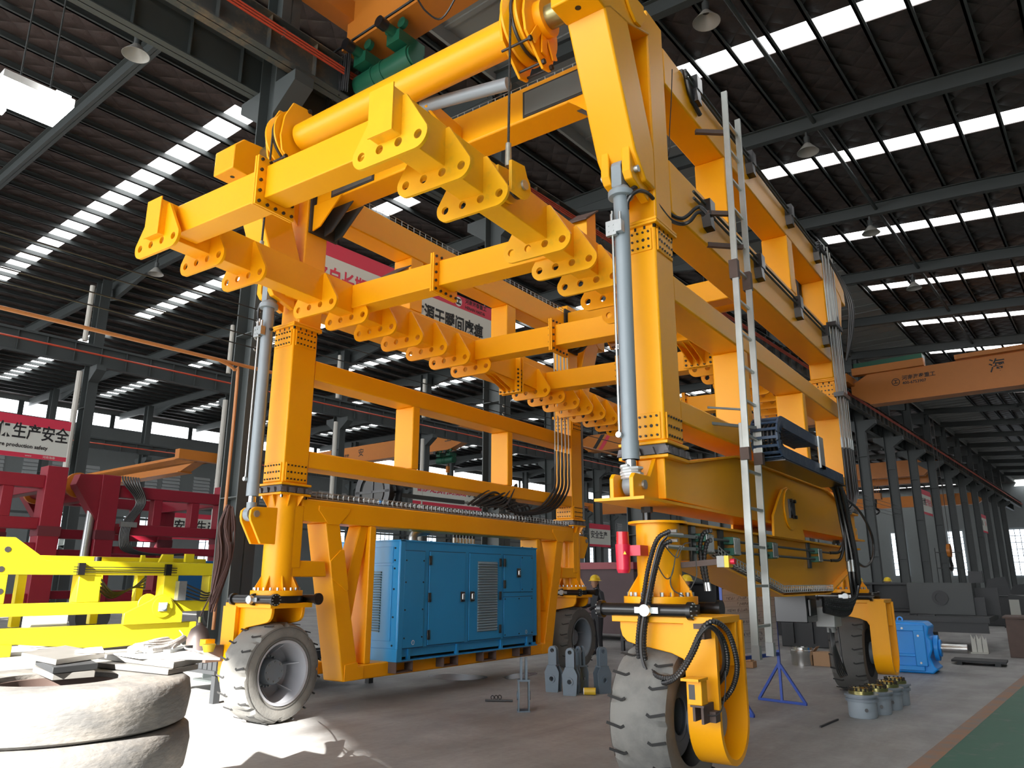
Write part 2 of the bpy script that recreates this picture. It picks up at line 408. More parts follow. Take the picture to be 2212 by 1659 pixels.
part('conductor_bar',MB().cyl((-63.2,5,12.2),(-63.2,110,12.2),.05,n=6),REDB,rC)
# tie beams between row C columns, wall girts
# end walls ---------------------------------------------------------------
WALL=mat('grey wall cladding',(.16,.175,.175),.65,var=.06,scale=2); LOUV=mat('pale louvre panel',(.34,.36,.36),.6)
WIN=mat('daylit window',(.80,.90,1.0),.4,emit=1.3); BAND=mat('daylit clerestory',(.93,.97,1),.4,emit=2.2)
wl=MB().box(-71.3,-71,-45,145,0,15.1).box(-71.3,-71,-45,145,16.2,ZW)
wall=struct('wall_left',wl,WALL)
wb=struct('wall_back',MB().box(-71.3,30,142,142.3,0,17.3),WALL)
struct('wall_right',MB().box(12,12.3,-26,142,0,15.2),WALL)
n=0
for k in range(0,15):                                       # windows of the left wall: clerestory, louvres, lower lights with glazing bars
    y=Y0+SP*k-.6
    n+=1;w=struct('window_%d'%n,MB().box(-71.2,-71.1,y+.25,y+SP-.25,15.1,16.2),BAND)
    part('mullion',MB().box(-71.08,-70.98,y-.15,y+.25,15.0,16.3),STL,wall)
    for j in range(3):
        yy=y+.9+j*2.2
        lv=MB()
        for i in range(9): lv.prism([(-71,8.6+i*.32),(-70.86,8.62+i*.32),(-71,8.9+i*.32)],'y',yy,yy+1.7)
        part('louvre',lv,LOUV,wall)
    n+=1;w=struct('window_%d'%n,MB().box(-71.02,-70.97,y+2.1,y+4.9,2.6,7.2),WIN)
    fr=MB()
    for i in range(5): fr.box(-70.97,-70.9,y+2.05+i*.7,y+2.11+i*.7,2.6,7.2)
    for i in range(8): fr.box(-70.97,-70.9,y+2.1,y+4.9,2.57+i*.65,2.62+i*.65)
    part('window_frame',fr,STL,w)
for j in range(7):
    n+=1;x=-66+j*8.5;w=struct('window_%d'%n,MB().box(x,x+2.2,141.9,142,2.5,9.5),WIN)
    fr=MB()
    for i in range(4): fr.box(x-.03+i*.73,x+.05+i*.73,141.8,141.9,2.5,9.5)
    for i in range(8): fr.box(x,x+2.2,141.8,141.9,2.45+i,2.53+i)
    part('window_frame',fr,STL,w)
# pipes and wires on row A ---------------------------------------------------
P1=[(-12.5,3.42,5.58),(-12.5,5.09,5.6),(-12.5,7.2,5.64),(-12.5,7.91,5.66)]
zz=sum(p[2] for p in P1)/4
pipe=MB().tube([(-12.5,-8,zz),(-12.5,7.0,zz),(-12.5,15,zz),(-12.5,40,zz)],.035)
pipe.tube(smoothpath([(-12.5,6.9,zz),(-12.5,7.25,zz-.12),(-12.48,7.32,zz-.5),(-12.48,7.32,.9)],4),.03)
solo('conduit_pipe',pipe,mat('orange pipe paint',(.42,.17,.05),.4),'orange conduit pipe running along the column row and down the nearest dark column','pipe','b')
for i,(u,v) in enumerate(((565,672),(567,690),(568,733),(566,752))): pass
W1=[(-12.55,7.73,6.81),(-12.55,7.77,6.58),(-12.55,7.82,6.25),(-12.55,7.82,6.03)]
for p,nm_ in zip(W1,('topmost','second','third','lowest')):
    w=MB().cyl((-12.55,-8,p[2]),(-12.55,60,p[2]),.012,n=6)
    o=solo('bus_wire',w,HOSE,'%s of the four black supply wires strung along the column row'%nm_,'wire','b','supply wires on the column row')
ins=MB()
for k in range(0,6):
    for p in W1: ins.cyl((-12.60,Y0+SP*k,p[2]),(-12.57,Y0+SP*k,p[2]),.045,n=8)
solo('wire_insulators',ins,mat('insulator grey',(.3,.3,.29),.4),'row of pale insulators holding the supply wires on the columns','insulator','b')['kind']='stuff'
for k in range(0,5):                                         # white rain pipes on row B
    y=Y0+SP*k-1.35
    t=MB().cyl((-37.4,y,0),(-37.4,y,11.2),.13,n=10).cyl((-37.4,y,12.7),(-37.4,y,15.5),.12,n=10)
    o=solo('rain_pipe',t,mat('cream pipe',(.50,.48,.43),.5),'white rain water pipe beside column, number %s from the near end'%['one','two','three','four','five'][k],'pipe','b')
# tie beam under runway B, girts
for z,x in ((5.2,-37.85),(8.3,-63.4),(6.4,-63.4)): struct('tie_beam',MB().box(x-.1,x+.1,6,120,z,z+.18),STL)
# ================================================================== THE GANTRY CRANE (world frame: x across, y along, left front leg at the origin)
W=5.43; L=7.44
CR=root('gantry_crane','large yellow four-wheeled mobile gantry crane filling the middle of the workshop','gantry crane',(2.715,3.72,0))
def sx(s,x): return (W if s>0 else 0)+s*x                 # s=+1 right side, -1 left side; x grows outwards
# ---- splice plates with bolts on a telescopic column
def splice(pl,bo,cx,cy,z0,z1,h=.21):
    for ax,sg in (('y',-1),('x',1),('x',-1),('y',1)):
        t=.014
        w=h-.035
        if ax=='y': pl.box(cx-w,cx+w,cy+sg*h-(t if sg<0 else 0),cy+sg*h+(t if sg>0 else 0),z0,z1)
        else: pl.box(cx+sg*h-(t if sg<0 else 0),cx+sg*h+(t if sg>0 else 0),cy-w,cy+w,z0,z1)
        for i in range(6):
            for j in range(3):
                u=-w+.03+i*(2*w-.06)/5;z=z0+.035+j*(z1-z0-.07)/2
                big=j==1 and i in (1,4)
                c=(cx+u,cy+sg*(h+t),z) if ax=='y' else (cx+sg*(h+t),cy+u,z)
                d=(0,sg,0) if ax=='y' else (sg,0,0)
                bo.cyl(c,Vector(c)+Vector(d)*(.004 if big else .012),.017 if big else .0115,n=8)
for cx in (0,W):
    for cy in (0,L):
        c=part('leg_column',MB().box(cx-.21,cx+.21,cy-.21,cy+.21,2.98,5.165),YEL,CR,.02)
        fl=MB().box(cx-.25,cx+.25,cy-.25,cy+.25,2.95,2.98).box(cx-.25,cx+.25,cy-.25,cy+.25,5.15,5.178)
        part('flange',fl,YEL,c,.006)
        pl=MB();bo=MB();splice(pl,bo,cx,cy,3.0,3.25);splice(pl,bo,cx,cy,4.88,5.11)
        for i in range(5):
            for a in (-.2,.2):
                u=-.2+.1*i
                for q in ((cx+u,cy+a),(cx+a,cy+u)): bo.cyl((q[0],q[1],5.15),(q[0],q[1],5.115),.017,n=6)
        part('splice_plate',pl,YEL,c,.004)
        part('bolts',bo,BOLT,c,stuff=True)
        # wear pads between column and lower leg
        pad=MB()
        for i in range(4):
            u=-.21+.14*i
            for sg in (-1,1):
                pad.prism([(cx+u-.055,2.855),(cx+u+.055,2.855),(cx+u+.03,2.925),(cx+u-.03,2.925)],'y',cy+sg*.235-.02,cy+sg*.235+.02)
                pad.prism([(cy+u-.055,2.855),(cy+u+.055,2.855),(cy+u+.03,2.925),(cy+u-.03,2.925)],'x',cx+sg*.235-.02,cx+sg*.235+.02)
        pad.box(cx-.215,cx+.215,cy-.215,cy+.215,2.85,2.95)
        part('guide_pads',pad,mat('grey guide pads',(.11,.10,.105),.5),c)
        # upper leg above the splice: yc moved back a little
        yc=cy+.07 if cy==0 else cy-.07
        u=part('upper_leg',MB().box(cx-.2,cx+.2,yc-.2,yc+.2,5.2,7.72),YEL,CR,.02)
        part('flange',MB().box(cx-.25,cx+.25,cy-.25,cy+.25,5.18,5.208),YEL,u,.006)
# ---- side frames between the columns
for cx,s in ((0,-1),(W,1)):
    part('middle_rail',MB().box(cx-.2,cx+.2,.21,L-.21,4.47,4.75),YEL,CR,.02)
    part('middle_rail',MB().box(cx-.2,cx+.2,.21,L-.21,3.22,3.45),YEL,CR,.02)
    for y in (2.27,4.9): part('middle_post',MB().box(cx-.2,cx+.2,y,y+.16,3.45,4.47),YEL,CR,.015)
    part('top_rail',MB().box(cx-.2,cx+.2,.27,L-.27,7.03,7.5),YEL,CR,.02)
    part('lower_top_rail',MB().box(cx-.2,cx+.2,.27,L-.27,5.48,6.1),YEL,CR,.02)
    for y in (2.09,4.86): part('top_post',MB().box(cx-.2,cx+.2,y,y+.3,6.1,7.03),YEL,CR,.015)
    # wire tray along the top rail
# cable tray basket on top rail (inner) and along the left truss
def basket(pts,w,h,step,m):
    P=resample(pts,step)
    for p in P:
        m.beam(p+Vector((-w/2,0,h)),p+Vector((-w/2,0,0)),.008,.008,(0,1,0)).beam(p+Vector((w/2,0,h)),p+Vector((w/2,0,0)),.008,.008,(0,1,0)).beam(p+Vector((-w/2,0,0)),p+Vector((w/2,0,0)),.008,.008,(0,1,0))
    for dx in (-w/2,0,w/2): m.tube([q+Vector((dx,0,0)) for q in map(Vector,pts)],.005,5)
    for dx in (-w/2,w/2):
        m.tube([q+Vector((dx,0,h)) for q in map(Vector,pts)],.005,5).tube([q+Vector((dx,0,h/2)) for q in map(Vector,pts)],.004,5)
    return m
b=basket([(.12,.3,2.82),(.12,L-.3,2.82)],.12,.085,.1,MB())
part('cable_tray',b,GAL,CR)
ch=MB()
for i in range(3): ch.tube([(.09+.03*i,.3,2.835),(.09+.03*i,L-.3,2.835)],.011,6)
part('tray_cables',ch,HOSE,CR)
part('cable_tray',basket([(.1,.5,7.5),(.1,L-.4,7.5)],.14,.1,.15,MB()),GAL,CR)
part('cable_tray',basket([(.5,.1,7.52),(4.9,.1,7.52)],.14,.12,.25,MB()),GAL,CR)
# ---- left lower truss carrying the generator
def tube_leg(cx,cy,z0,z1):
    m=MB().cyl((cx,cy,z0),(cx,cy,z1),.21,n=28)
    return m
for cy,sg in ((0,1),(L,-1)):
    t=part('swivel_tube',tube_leg(0,cy,1.6,2.83),YEL,CR)
    g=MB().box(-.25,.25,cy-.25,cy+.25,2.82,2.85).cyl((0,cy,1.53),(0,cy,1.6),.33,n=28)
    for a in range(8):
        an=math.radians(a*45+22)
        e=Vector((math.cos(an),math.sin(an),0))
        g.prism([(.2,2.82),(.27,2.82),(.2,2.62)],'y',-.008,.008) if 0 else None
        p=Vector((0,cy,0))
        n0=len(g.v)
        for (r0,z0_,r1,z1_) in ((.2,2.82,.3,2.64),(.2,1.6,.31,1.82)):
            q=e.cross(Vector((0,0,1)))*.008
            A=p+e*.19+Vector((0,0,z0_));B=p+e*r1+Vector((0,0,z0_));C_=p+e*.19+Vector((0,0,z1_))
            g.add([A-q,B-q,C_-q,A+q,B+q,C_+q],[(0,1,2),(5,4,3),(0,3,4,1),(1,4,5,2),(2,5,3,0)])
    part('swivel_flange',g,YEL,t,.004)
    bo=MB()
    for a in range(20):
        an=math.radians(a*18);bo.cyl((.285*math.cos(an),cy+.285*math.sin(an),1.6),(.285*math.cos(an),cy+.285*math.sin(an),1.635),.017,n=6)
    for i in range(4):
        for q in ((-.2,-.2),(.2,-.2),(.2,.2),(-.2,.2)): bo.cyl((q[0],cy+q[1],2.82),(q[0],cy+q[1],2.785),.02,n=6)
    part('bolts',bo,GAL,t,stuff=True)
    Y=lambda y: cy+sg*y
    def P(name,poly,lo,hi,bev=.015,m=YEL): return part(name,MB().prism([(Y(a),b_) for a,b_ in poly],'x',lo,hi),m,CR,bev)
    P('stiffener_box',[(.0,1.88),(.19,1.88),(.19,2.70),(.0,2.70)],-.2,.205)
    P('stub_beam',[(.05,1.77),(.66,1.77),(.62,1.98),(.05,1.98)],-.18,.195)
    P('slanted_leg',[(.58,2.5),(.84,2.5),(1.36,.38),(1.06,.38)],-.2,.2)
    P('gusset_plate',[(.44,2.72),(1.0,2.72),(1.0,2.66),(.82,2.48),(.62,2.48),(.44,2.66)],.2,.214,.004)
    P('gusset_plate',[(.70,1.98),(.72,2.0),(.88,2.14),(.94,2.14),(1.06,1.60),(1.02,1.58),(.74,1.76)],.196,.214,.004)
    P('truss_post',[(1.44,2.5),(1.56,2.5),(1.56,.58),(1.44,.58)],-.2,.2)
    P('truss_brace',[(1.30,2.5),(1.46,2.5),(1.20,1.15),(1.08,1.15),(1.0,1.5)],-.12,.14)
    P('corner_plate',[(1.07,.60),(1.30,.62),(1.32,.56),(1.42,.55),(1.42,.39),(1.07,.385)],.2,.213,.004)
part('truss_top_beam',MB().box(-.2,.2,.15,L-.15,2.5,2.8),YEL,CR,.02)
part('truss_bottom_beam',MB().box(-.2,.2,1.1,L-1.1,.38,.58),YEL,CR,.02)
part('truss_bottom_beam',MB().box(-1.05,-.75,1.2,L-1.2,.38,.56),YEL,CR,.02)
for y in (1.92,2.98,4.0,5.05):
    cm=MB().box(-1.1,.36,y,y+.36,.56,.575).box(-1.1,.36,y,y+.015,.42,.56).box(-1.1,.36,y+.345,y+.36,.42,.56).box(-1.1,.355,y+.02,y+.34,.42,.44)
    part('cross_channel',cm,BRN,CR)
# ---- right side: fish-bellied upper beam pivoted on a rocker beam
up=[(-.2,2.45),(-.2,2.82),(.3,2.83),(1.7,3.07),(L-1.7,3.07),(L-.3,2.83),(L+.2,2.82),(L+.2,2.45),(L-2.2,2.42),(2.2,2.42)]
part('pivot_beam',MB().prism(up,'x',W-.19,W+.19),YEL,CR,.01)
fp=MB().box(W-.26,W+.22,-.72,L+.72,2.405,2.43)
fp.add([(W+d,y,z) for d in (-.23,.23) for y,z in ((.3,2.83),(1.7,3.07),(L-1.7,3.07),(L-.3,2.83))]+[(W+d,y,z+.02) for d in (-.23,.23) for y,z in ((.3,2.83),(1.7,3.07),(L-1.7,3.07),(L-.3,2.83))],
       [(0,1,5,4),(1,2,6,5),(2,3,7,6),(8,12,13,9),(9,13,14,10),(10,14,15,11),(4,5,13,12),(5,6,14,13),(6,7,15,14),(0,8,9,1),(1,9,10,2),(2,10,11,3)])
part('beam_flange',fp,YEL,CR)
for cy in (0,L):
    part('seat_flange',MB().box(W-.25,W+.25,cy-.25,cy+.25,2.82,2.85),YEL,CR,.006)
rk=[(.0,2.24),(L,2.24),(L,1.92),(L-.7,1.92),(L-2.3,1.57),(2.9,1.57),(.7,1.92),(0,1.92)]
rb=part('rocker_beam',MB().prism(rk,'x',W-.17,W+.17),YEL,CR,.01)
rf=MB().box(W-.24,W+.24,-.02,L+.02,2.24,2.262).cyl((W,0,2.24),(W,0,2.262),.27,n=28).cyl((W,L,2.24),(W,L,2.262),.27,n=28)
for a,b_ in (((.5,1.92),(.7,1.92)),((.7,1.92),(2.9,1.57)),((2.9,1.57),(L-2.3,1.57)),((L-2.3,1.57),(L-.7,1.92))):
    rf.beam((W,a[0],a[1]-.01),(W,b_[0],b_[1]-.01),.52,.022)
part('flange',rf,YEL,rb)
for cy in (0,L):
    t=part('swivel_tube',MB().cyl((W,cy,1.6),(W,cy,2.24),.2,n=28),YEL,CR)
    g=MB().cyl((W,cy,1.53),(W,cy,1.6),.33,n=28);bo=MB()
    for a in range(8):
        an=math.radians(a*45);e=Vector((math.cos(an),math.sin(an),0));q=e.cross(Vector((0,0,1)))*.01;p=Vector((W,cy,0))
        A=p+e*.18+Vector((0,0,1.6));B=p+e*.31+Vector((0,0,1.6));B2=p+e*.30+Vector((0,0,1.64));C_=p+e*.18+Vector((0,0,1.82))
        g.add([A-q,B-q,B2-q,C_-q,A+q,B+q,B2+q,C_+q],[(0,1,2,3),(7,6,5,4),(0,4,5,1),(1,5,6,2),(2,6,7,3),(3,7,4,0)])
    for a in range(20):
        an=math.radians(a*18+9);bo.cyl((W+.28*math.cos(an),cy+.28*math.sin(an),1.6),(W+.28*math.cos(an),cy+.28*math.sin(an),1.635),.018,n=6)
    part('swivel_flange',g,YEL,t,.004);part('bolts',bo,GAL,t,stuff=True)
    part('stop_strut',MB().cyl((W-.1,cy,2.26),(W-.1,cy,2.41),.035).cyl((W-.1,cy,2.35),(W-.1,cy,2.41),.055,n=6),BLK,CR)
pv=[(2.70,2.25),(2.74,2.50),(3.12,2.80),(3.22,2.86),(3.42,2.90),(3.6,2.87),(3.72,2.78),(4.04,2.30),(4.04,2.25)]
for x0 in (W+.235,W-.265): part('pivot_cheek',MB().prism(pv,'x',x0,x0+.03),YEL,CR,.004)
pp=part('pivot_boss',MB().cyl((W+.265,3.42,2.62),(W+.285,3.42,2.62),.26,n=32),YEL,CR,.005)
part('pivot_pin',MB().cyl((W+.28,3.42,2.62),(W+.315,3.42,2.62),.085,n=20),BLK,pp)
kp=MB().box(W+.285,W+.31,3.31,3.37,2.5,2.74).box(W+.285,W+.31,3.47,3.53,2.5,2.74)
for y in (3.34,3.5):
    for z in (2.52,2.72): kp.cyl((W+.31,y,z),(W+.335,y,z),.025,n=6)
part('keeper_plates',kp,BLK,pp)
# ---- wheel forks and wheels
def tyre_mesh(s):
    "solid tyre along local x, centre at origin; tread lugs cut at both shoulders"
    R=.6;w=.26;m=MB();n=72
    prof=[(.375,-w+.02),(.44,-w+.0),(.52,-w+.005),(.565,-w+.012),(R-.012,-w+.05),(R,-w+.10),(R+.004,0),(R,w-.10),(R-.012,w-.05),(.565,w-.012),(.52,w-.005),(.44,w),(.375,w-.02)]
    m.lathe(prof,(0,0,0),(1,0,0),n)
    k=len(prof)
    lug=9
    for i in range(n):
        g=(i%lug)
        for j in range(k):
            r,x=prof[j]
            if r>=.56:
                sh=abs(x)>=.15
                ph=g if x>0 else (g+4)%lug
                if sh and ph in (0,): 
                    idx=i*k+j;v=Vector(m.v[idx]);f=(r-.035)/r;m.v[idx]=(v.x,v.y*f,v.z*f)
                elif abs(x)>.09 and ph==0:
                    pass
    return m
def groove_shade_strips():
    "shade of the chevron tread grooves, laid on the shoulders as thin dark strips"
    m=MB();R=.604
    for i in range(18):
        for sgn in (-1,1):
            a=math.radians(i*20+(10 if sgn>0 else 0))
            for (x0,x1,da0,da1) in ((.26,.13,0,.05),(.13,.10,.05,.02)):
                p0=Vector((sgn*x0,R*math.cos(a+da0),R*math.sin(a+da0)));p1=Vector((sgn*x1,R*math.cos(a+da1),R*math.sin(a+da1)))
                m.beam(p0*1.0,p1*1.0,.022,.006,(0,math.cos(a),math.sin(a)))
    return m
def rim_parts(face):
    "dished rim; face=+1 open side towards +x"
    f=face;m=MB()
    m.lathe([(.375,f*.245),(.39,f*.258),(.36,f*.25),(.335,f*.02),(.33,-f*.10),(.15,-f*.12),(.15,-f*.13)],(0,0,0),(1,0,0),48)
    h=MB().lathe([(.20,-f*.12),(.20,-f*.09),(.16,-f*.085),(.155,f*.06),(.145,f*.075),(.0,f*.075)],(0,0,0),(1,0,0),32)
    rb=MB()
    for a in range(6):
        an=math.radians(a*60+15);e=Vector((0,math.cos(an),math.sin(an)));q=e.cross(Vector((1,0,0)))*.006
        A=e*.20+Vector((-f*.1,0,0));B=e*.335+Vector((-f*.1,0,0));C_=e*.35+Vector((f*.14,0,0));D=e*.30+Vector((f*.06,0,0))
        rb.add([A-q,B-q,C_-q,D-q,A+q,B+q,C_+q,D+q],[(0,1,2,3),(7,6,5,4),(0,4,5,1),(1,5,6,2),(2,6,7,3),(3,7,4,0)])
    nt=MB()
    for a in range(24):
        an=math.radians(a*15);c=Vector((-f*.085,.185*math.cos(an),.185*math.sin(an)));nt.cyl(c,c+Vector((f*.03,0,0)),.012,n=6)
    for a in range(8):
        an=math.radians(a*45);c=Vector((f*.075,.12*math.cos(an),.12*math.sin(an)));nt.cyl(c,c+Vector((f*.012,0,0)),.009,n=6)
    return m,h,rb,nt
def ringlets(m,R,n,f):
    pass
TM={}
for cx,s in ((0,-1),(W,1)):
    for cy,sg in ((0,-1),(L,1)):
        fk=MB()
        X=lambda x: cx+s*x
        # top plate, two curved webs, outer box arm ending in a U
        fk.box(min(X(-.33),X(.60)),max(X(-.33),X(.60)),cy-.33,cy+.33,1.385,1.445)
        web=[(X(-.28),1.39)]+[(X(-.28+.13*(1-math.cos(math.radians(a)))),1.33-.13*math.sin(math.radians(a))) for a in (0,30,60,90)]+[(X(.2),1.14),(X(.3),1.10),(X(.345),1.02),(X(.6),1.02),(X(.6),1.39)]
        for y in (-.27,.21): fk.prism(web,'y',cy+y,cy+y+.045)
        f=part('wheel_fork',fk,YEL,CR,.006)
        U=[(.345,1.40)]+[( .345*math.cos(math.radians(a)), .62+.345*math.sin(math.radians(a))) for a in range(0,-181,-12)]+[(-.345,1.40)]
        Ui=[(.30,1.40)]+[( .30*math.cos(math.radians(a)), .62+.30*math.sin(math.radians(a))) for a in range(0,-181,-12)]+[(-.30,1.40)]
        arm=MB();n=len(U);a0,a1=sorted((X(.35),X(.62)))
        vs=[(a0,cy+y,z) for y,z in U]+[(a1,cy+y,z) for y,z in U]+[(a0,cy+y,z) for y,z in Ui]+[(a1,cy+y,z) for y,z in Ui]
        fs=[]
        for i in range(n-1):
            fs+=[(i,i+1,n+i+1,n+i),(2*n+i,3*n+i,3*n+i+1,2*n+i+1),(i,2*n+i,2*n+i+1,i+1),(n+i,n+i+1,3*n+i+1,3*n+i)]
        arm.add(vs,fs)
        d0,d1=sorted((X(.36),X(.385)));arm.prism([(cy+y,z) for y,z in Ui],'x',d0,d1)
        part('fork_arm',arm,YEL,f)
        fm=MB().cyl((X(.26),cy,.6),(X(.37),cy,.6),.17,n=24).cyl((X(.385),cy,.6),(X(.5),cy,.6),.13,n=20)
        part('hub_motor',fm,HUB,f)
        # wheel
        dark=(cy>1)
        fc=-s
        M=Matrix.Translation((cx,cy,.6))
        key=(fc,)
        pale=(cx==W and cy==0)
        pl2=(cx==0 and cy==0)
        tm=TYL if (pl2 or pale) else TYR
        w=part('wheel',tyre_mesh(s).xf(M),tm,CR)
        part('groove_shade',groove_shade_strips().xf(M),mat('groove shadow rubber',(.02,.02,.02),.9),w)
        r_,h_,rb_,nt_=rim_parts(fc)
        rm=RIM if cy==0 else HUB
        part('rim',r_.xf(M),rm,w);part('hub',h_.xf(M),HUB,w);part('rim_rib',rb_.xf(M),rm,w);part('lug_nuts',nt_.xf(M),GAL,w,stuff=True)
        tg=MB()
        tg.ring((cx+fc*.2605,cy,.6),(cx+fc*.263,cy,.6),.548,.54,48).ring((cx+fc*.2605,cy,.6),(cx+fc*.263,cy,.6),.43,.42,48)
        part('sidewall_rings',tg,TYR,w)
        # slewing drive: black ring and two black cylinders beside it
        sd=MB().cyl((cx,cy,1.445),(cx,cy,1.53),.34,n=32)
        for y in (-.34,.34):
            sd.cyl((cx-.42,cy+y,1.49),(cx+.42,cy+y,1.49),.055,n=16)
            for q in (-.42,0,.42): sd.cyl((cx+q-.02,cy+y,1.49),(cx+q+.02,cy+y,1.49),.075,n=16)
        sl_=part('slew_drive',sd,BLK,CR)
        br=MB()
        for q in (-.42,.42):
            for a in range(10):
                an=math.radians(a*36);
                br.cyl((cx+q*1.05,cy-.34+.06*math.cos(an),1.49+.06*math.sin(an)),(cx+q*1.085,cy-.34+.06*math.cos(an),1.49+.06*math.sin(an)),.007,n=6)
        br.cyl((cx+.05,cy-.41,1.49),(cx+.05,cy-.46,1.49),.05,n=16).box(cx-.06,cx+.16,cy-.42,cy-.405,1.465,1.515)
        part('angle_sensor',br,GAL,sl_)
        bb_=MB()
        for i in range(6):
            bb_.cyl((X(-.1+.07*i),cy-.2,1.385),(X(-.1+.07*i),cy-.2,1.35),.014,n=6)
        part('bolts',bb_,GAL,f,stuff=True)
# ---- lifting cylinders in front of and behind the legs
def liftcyl(cx,cy,sg):
    y=cy+sg*.5
    c=part('lift_cylinder',MB().cyl((cx,y,2.78),(cx,y,5.36),.075,n=24).cyl((cx,y,2.78),(cx,y,2.95),.08,n=24),CYL,CR)
    hd=MB().cyl((cx,y,5.36),(cx,y,5.42),.125,n=28).cyl((cx,y,5.42),(cx,y,5.47),.115,.08,n=28).box(cx-.055,cx+.055,y-.09,y+.09,5.45,5.68)
    hd.cyl((cx-.055,y,5.66),(cx+.055,y,5.66),.09,n=20)
    part('cylinder_head',hd,CYL,c,.006)
    rd=MB().cyl((cx,y,2.68),(cx,y,2.78),.05,n=20);part('rod',rd,CHR,c)
    ey=MB().cyl((cx,y,2.58),(cx,y,2.7),.062,n=20).box(cx-.05,cx+.05,y-.06,y+.06,2.52,2.62).cyl((cx-.05,y,2.55),(cx+.05,y,2.55),.09,n=20)
    part('rod_eye',ey,CYL,c)
    ln=MB().tube([(cx-.06,y-.085,5.2),(cx-.06,y-.085,3.02)],.012,8).cyl((cx-.06,y-.07,3.0),(cx-.06,y-.11,3.0),.028,n=10)
    part('oil_line',ln,PIPE,c)
    bl=MB().box(cx-.11,cx+.0,y-.13,y-.09,4.93,5.08)
    for i in (0,1):
        for j in (0,1): bl.cyl((cx-.08+.05*i,y-.13,4.97+.06*j),(cx-.08+.05*i,y-.137,4.97+.06*j),.008,n=8)
    bl.box(cx,cx+.06,y-.14,y-.07,4.95,5.07).cyl((cx+.04,y-.12,5.06),(cx+.04,y-.12,5.15),.016,n=8).cyl((cx-.05,y-.12,5.08),(cx-.05,y-.12,5.15),.014,n=8)
    part('valve_block',bl,GAL,c)
    return c
for cx in (0,W):
    for cy,sg in ((0,-1),(L,1)): liftcyl(cx,cy,sg)
# plastic film round the near cylinder's rod end
wr=MB();P=[]
for i in range(40):
    t=i/39
    P.append((W+.085*math.cos(t*30)*(1+.15*math.sin(t*47)),-.5+.085*math.sin(t*30),2.6+.12*t))
wr.tube(P,.016,6)
part('plastic_wrap',wr,mat('clear plastic wrap',(.55,.57,.58),.15,spec=.8),CR)
# lower clevises
for cx,zb in ((0,0),(W,1)):
    for cy,sg in ((0,-1),(L,1)):
        Y=lambda y: cy+sg*y
        if cx==0:
            poly=[(Y(.16),2.18)]+[(Y(.40),2.18),(Y(.57),2.46)]+[(Y(.50+.09*math.cos(math.radians(a))),2.55+.09*math.sin(math.radians(a))) for a in (-20,30,70,90)]+[(Y(.16),2.65)]
        else:
            poly=[(Y(.1),2.42),(Y(.70),2.42),(Y(.70),2.60),(Y(.66),2.64),(Y(.36),2.64),(Y(.22),2.82),(Y(.1),2.82)]
        q=MB()
        for x0 in (-.115,.075): q.prism(poly,'x',cx+x0,cx+x0+.04)
        cv=part('clevis',q,YEL,CR,.006)
        part('clevis_pin',MB().cyl((cx-.135,Y(.5),2.55),(cx+.135,Y(.5),2.55),.042,n=18),GAL,cv)
# ---- top arms that carry the winch axle and the cylinder heads
for cx,s in ((0,-1),(W,1)):
    for cy,sg in ((0,-1),(L,1)):
        Y=lambda y: cy+sg*y
        arm=MB().prism([(Y(.14),5.55),(Y(.36),5.55),(Y(.58),5.78),(Y(1.116),7.036),(Y(1.3),7.5),(Y(.75),7.5),(Y(.55),7.05),(Y(.14),6.0)],'x',cx-.21,cx+.21)
        a_=part('top_arm',arm,YEL,CR,.02)
        hb=MB().prism([(Y(1.116),7.03),(Y(1.41),7.03),(Y(1.41),7.38),(Y(1.28),7.52),(Y(.1),7.62),(Y(.1),7.40),(Y(.6),7.2),(Y(1.0),7.12)],'x',cx-.218,cx+.218)
        part('axle_block',hb,YEL,a_,.015)
        part('block_hole',MB().cyl((cx,Y(1.26),7.026),(cx,Y(1.26),7.031),.03,n=14),BOLT,a_)
        lug=MB().prism([(Y(.78),7.55),(Y(.62),7.35),(Y(.5),7.28),(Y(.38),7.3),(Y(.3),7.42),(Y(.3),7.6)],'x',cx+.22,cx+.25);part('lug',lug,YEL,a_,.004)
        ck=MB()
        for x0 in (-.16,.07):
            ck.prism([(Y(.2),5.40)]+[(Y(.5+.11*math.cos(math.radians(a))),5.62+.13*math.sin(math.radians(a))) for a in (-100,-60,-20,20)]+[(Y(.60),6.05),(Y(.2),6.05)],'x',cx+x0,cx+x0+.09)
        part('head_clevis',ck,YEL,a_,.01)
        part('clevis_pin',MB().cyl((cx-.2,Y(.5),5.62),(cx+.2,Y(.5),5.62),.035,n=16),GAL,a_)
        part('strut_plate',MB().prism([(Y(.14),6.75),(Y(.75),7.45),(Y(.14),7.45)],'x',cx-.015,cx+.015),YEL,a_)
